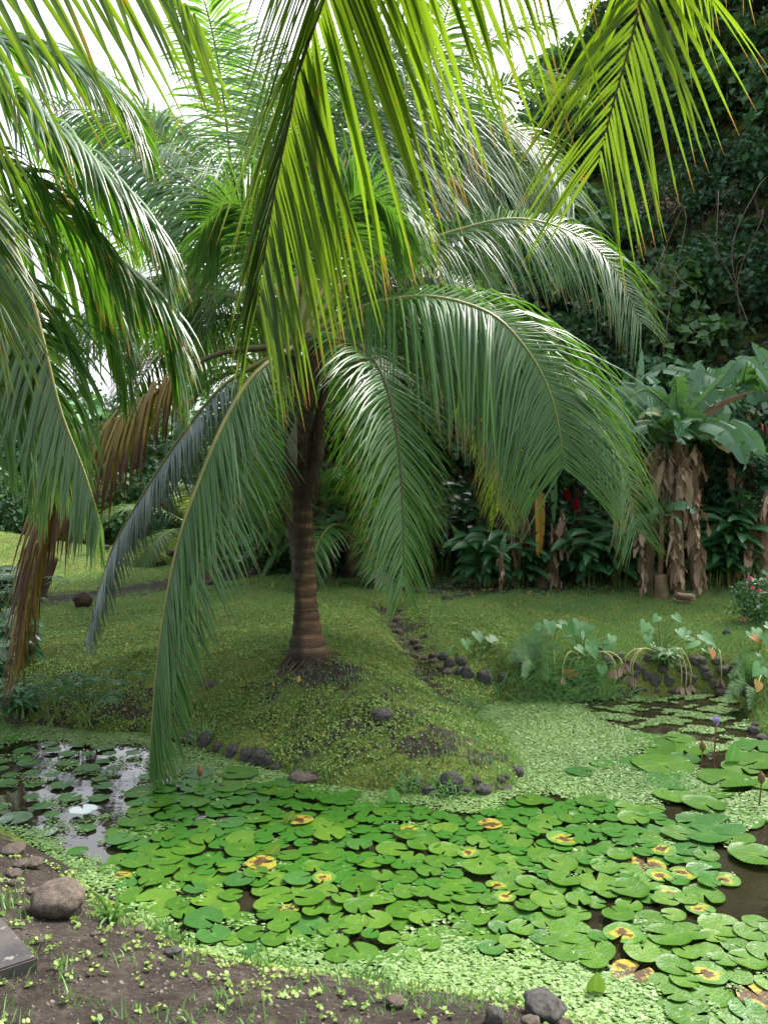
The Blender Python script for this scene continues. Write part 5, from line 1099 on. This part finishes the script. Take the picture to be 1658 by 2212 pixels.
n2 = 30000; y = rng.uniform(2.2, 3.7, n2); x = rng.uniform(-1.7, 1.3, n2); ok = (sdist(x, y) > -.05) & patch(x, y, .2, 4.2) & (rng.random(n2) < .2 + .8 * np.exp(-(sdist(x, y) / .22) ** 2)); x, y = x[ok], y[ok]
v = blades(x, y, .014 + .06 * rng.random(len(x)) ** 2 + .03 * np.exp(-(sdist(x, y) / .12) ** 2), .006, 1.1); mb.add(v.reshape(-1, 3), np.arange(len(x) * 5).reshape(-1, 5), 0, np.repeat(rng.random(len(x)), 5))
kind(mb.obj("grass", M["grass"], shade=False), "stuff")
mb = MB()   # small round leaves of the ground cover on the mound and the near bank
cov = lambda x, y: (1 - .9 * dirtmap(x, y)) * np.where(patch(x, y, -.1, 2.3), 1, .16) * np.where(patch(x + 3, y, .15, 6.5), .45, 1) * (x < 1.6)
x, y = area(-9, 1.8, 5.0, 11, 460000, cov)
n3 = 11000; y3_ = rng.uniform(2.3, 4.2, n3); x3_ = rng.uniform(-2.3, 1.4, n3); ok = (sdist(x3_, y3_) > -.06) & (rng.random(n3) < .12 + .88 * np.exp(-(sdist(x3_, y3_) / .16) ** 2)) & patch(x3_, y3_, -.5, 5); x3_, y3_ = np.repeat(x3_[ok], 5), np.repeat(y3_[ok], 5); x3_ = x3_ + rng.normal(0, .007, len(x3_)); y3_ = y3_ + rng.normal(0, .007, len(x3_)); x = np.concatenate([x, x3_]); y = np.concatenate([y, y3_])
n = len(x); a = np.linspace(0, 2 * np.pi, 5, endpoint=False)[None] + rng.uniform(0, 6, (n, 1)); s = (.0068 * rng.uniform(.5, 1.5, n))[:, None]
cx, cy = s * np.cos(a), s * np.sin(a); z = zg(x, y)[:, None] + .004 + rng.random((n, 1)) * .018 + cx * rng.normal(0, .5, (n, 1)) + cy * rng.normal(0, .5, (n, 1))
pt = np.clip(.45 + .35 * np.sin(1.4 * x + 1) * np.sin(1.9 * y - x) + rng.normal(0, .22, n), 0, 1)
mb.add(np.stack([x[:, None] + cx, y[:, None] + cy, z], -1).reshape(-1, 3), np.arange(n * 5).reshape(n, 5), 0, np.repeat(pt, 5))
kind(mb.obj("ground_cover", M["cover"], shade=False), "stuff")
mb = MB()   # fallen yellow and brown leaves
nl = 420; y = rng.uniform(5.5, 14.5, nl); x = np.where(rng.random(nl) < .6, rng.normal(1.2, 1.4, nl), rng.uniform(-5, 5, nl)); y = np.where(rng.random(nl) < .55, rng.normal(12.6, .7, nl), y); ok = sdist(x, y) > .05
x, y = x[ok], y[ok]; c = np.stack([x, y, zg(x, y) + .012], 1); leaf_cloud(mb, c, len(c), .07, .5, droop=-.2); kind(mb.obj("fallen_leaves", M["litter"], shade=False), "stuff")

mb = MB()   # crumbs of soil and tiny stones on the near bank
nc = 5200; x = rng.uniform(-2.4, 1.5, nc); y = rng.uniform(2.25, 4.3, nc); ok = (sdist(x, y) > .06); x, y = x[ok], y[ok]; n = len(x)
oct_ = np.array([(1, 0, 0), (0, 1, 0), (-1, 0, 0), (0, -1, 0), (0, 0, .8), (0, 0, -.8)]); sz = (.004 + .009 * rng.random(n) ** 4)[:, None, None]
v = np.stack([x, y, zg(x, y)], 1)[:, None] + oct_[None] * sz * rng.uniform(.6, 1.3, (n, 6, 1)); b = np.arange(n)[:, None] * 6
mb.add(v.reshape(-1, 3), np.concatenate([b + np.array(f) for f in ((0, 1, 4), (1, 2, 4), (2, 3, 4), (3, 0, 4), (1, 0, 5), (2, 1, 5), (3, 2, 5), (0, 3, 5))]), 0, np.repeat(rng.random(n), 6))
kind(mb.obj("soil_crumbs", leafmat("soil crumb", (.05, .033, .026), (.2, .16, .13), (.05, .04, .03), .9, .02)), "stuff")
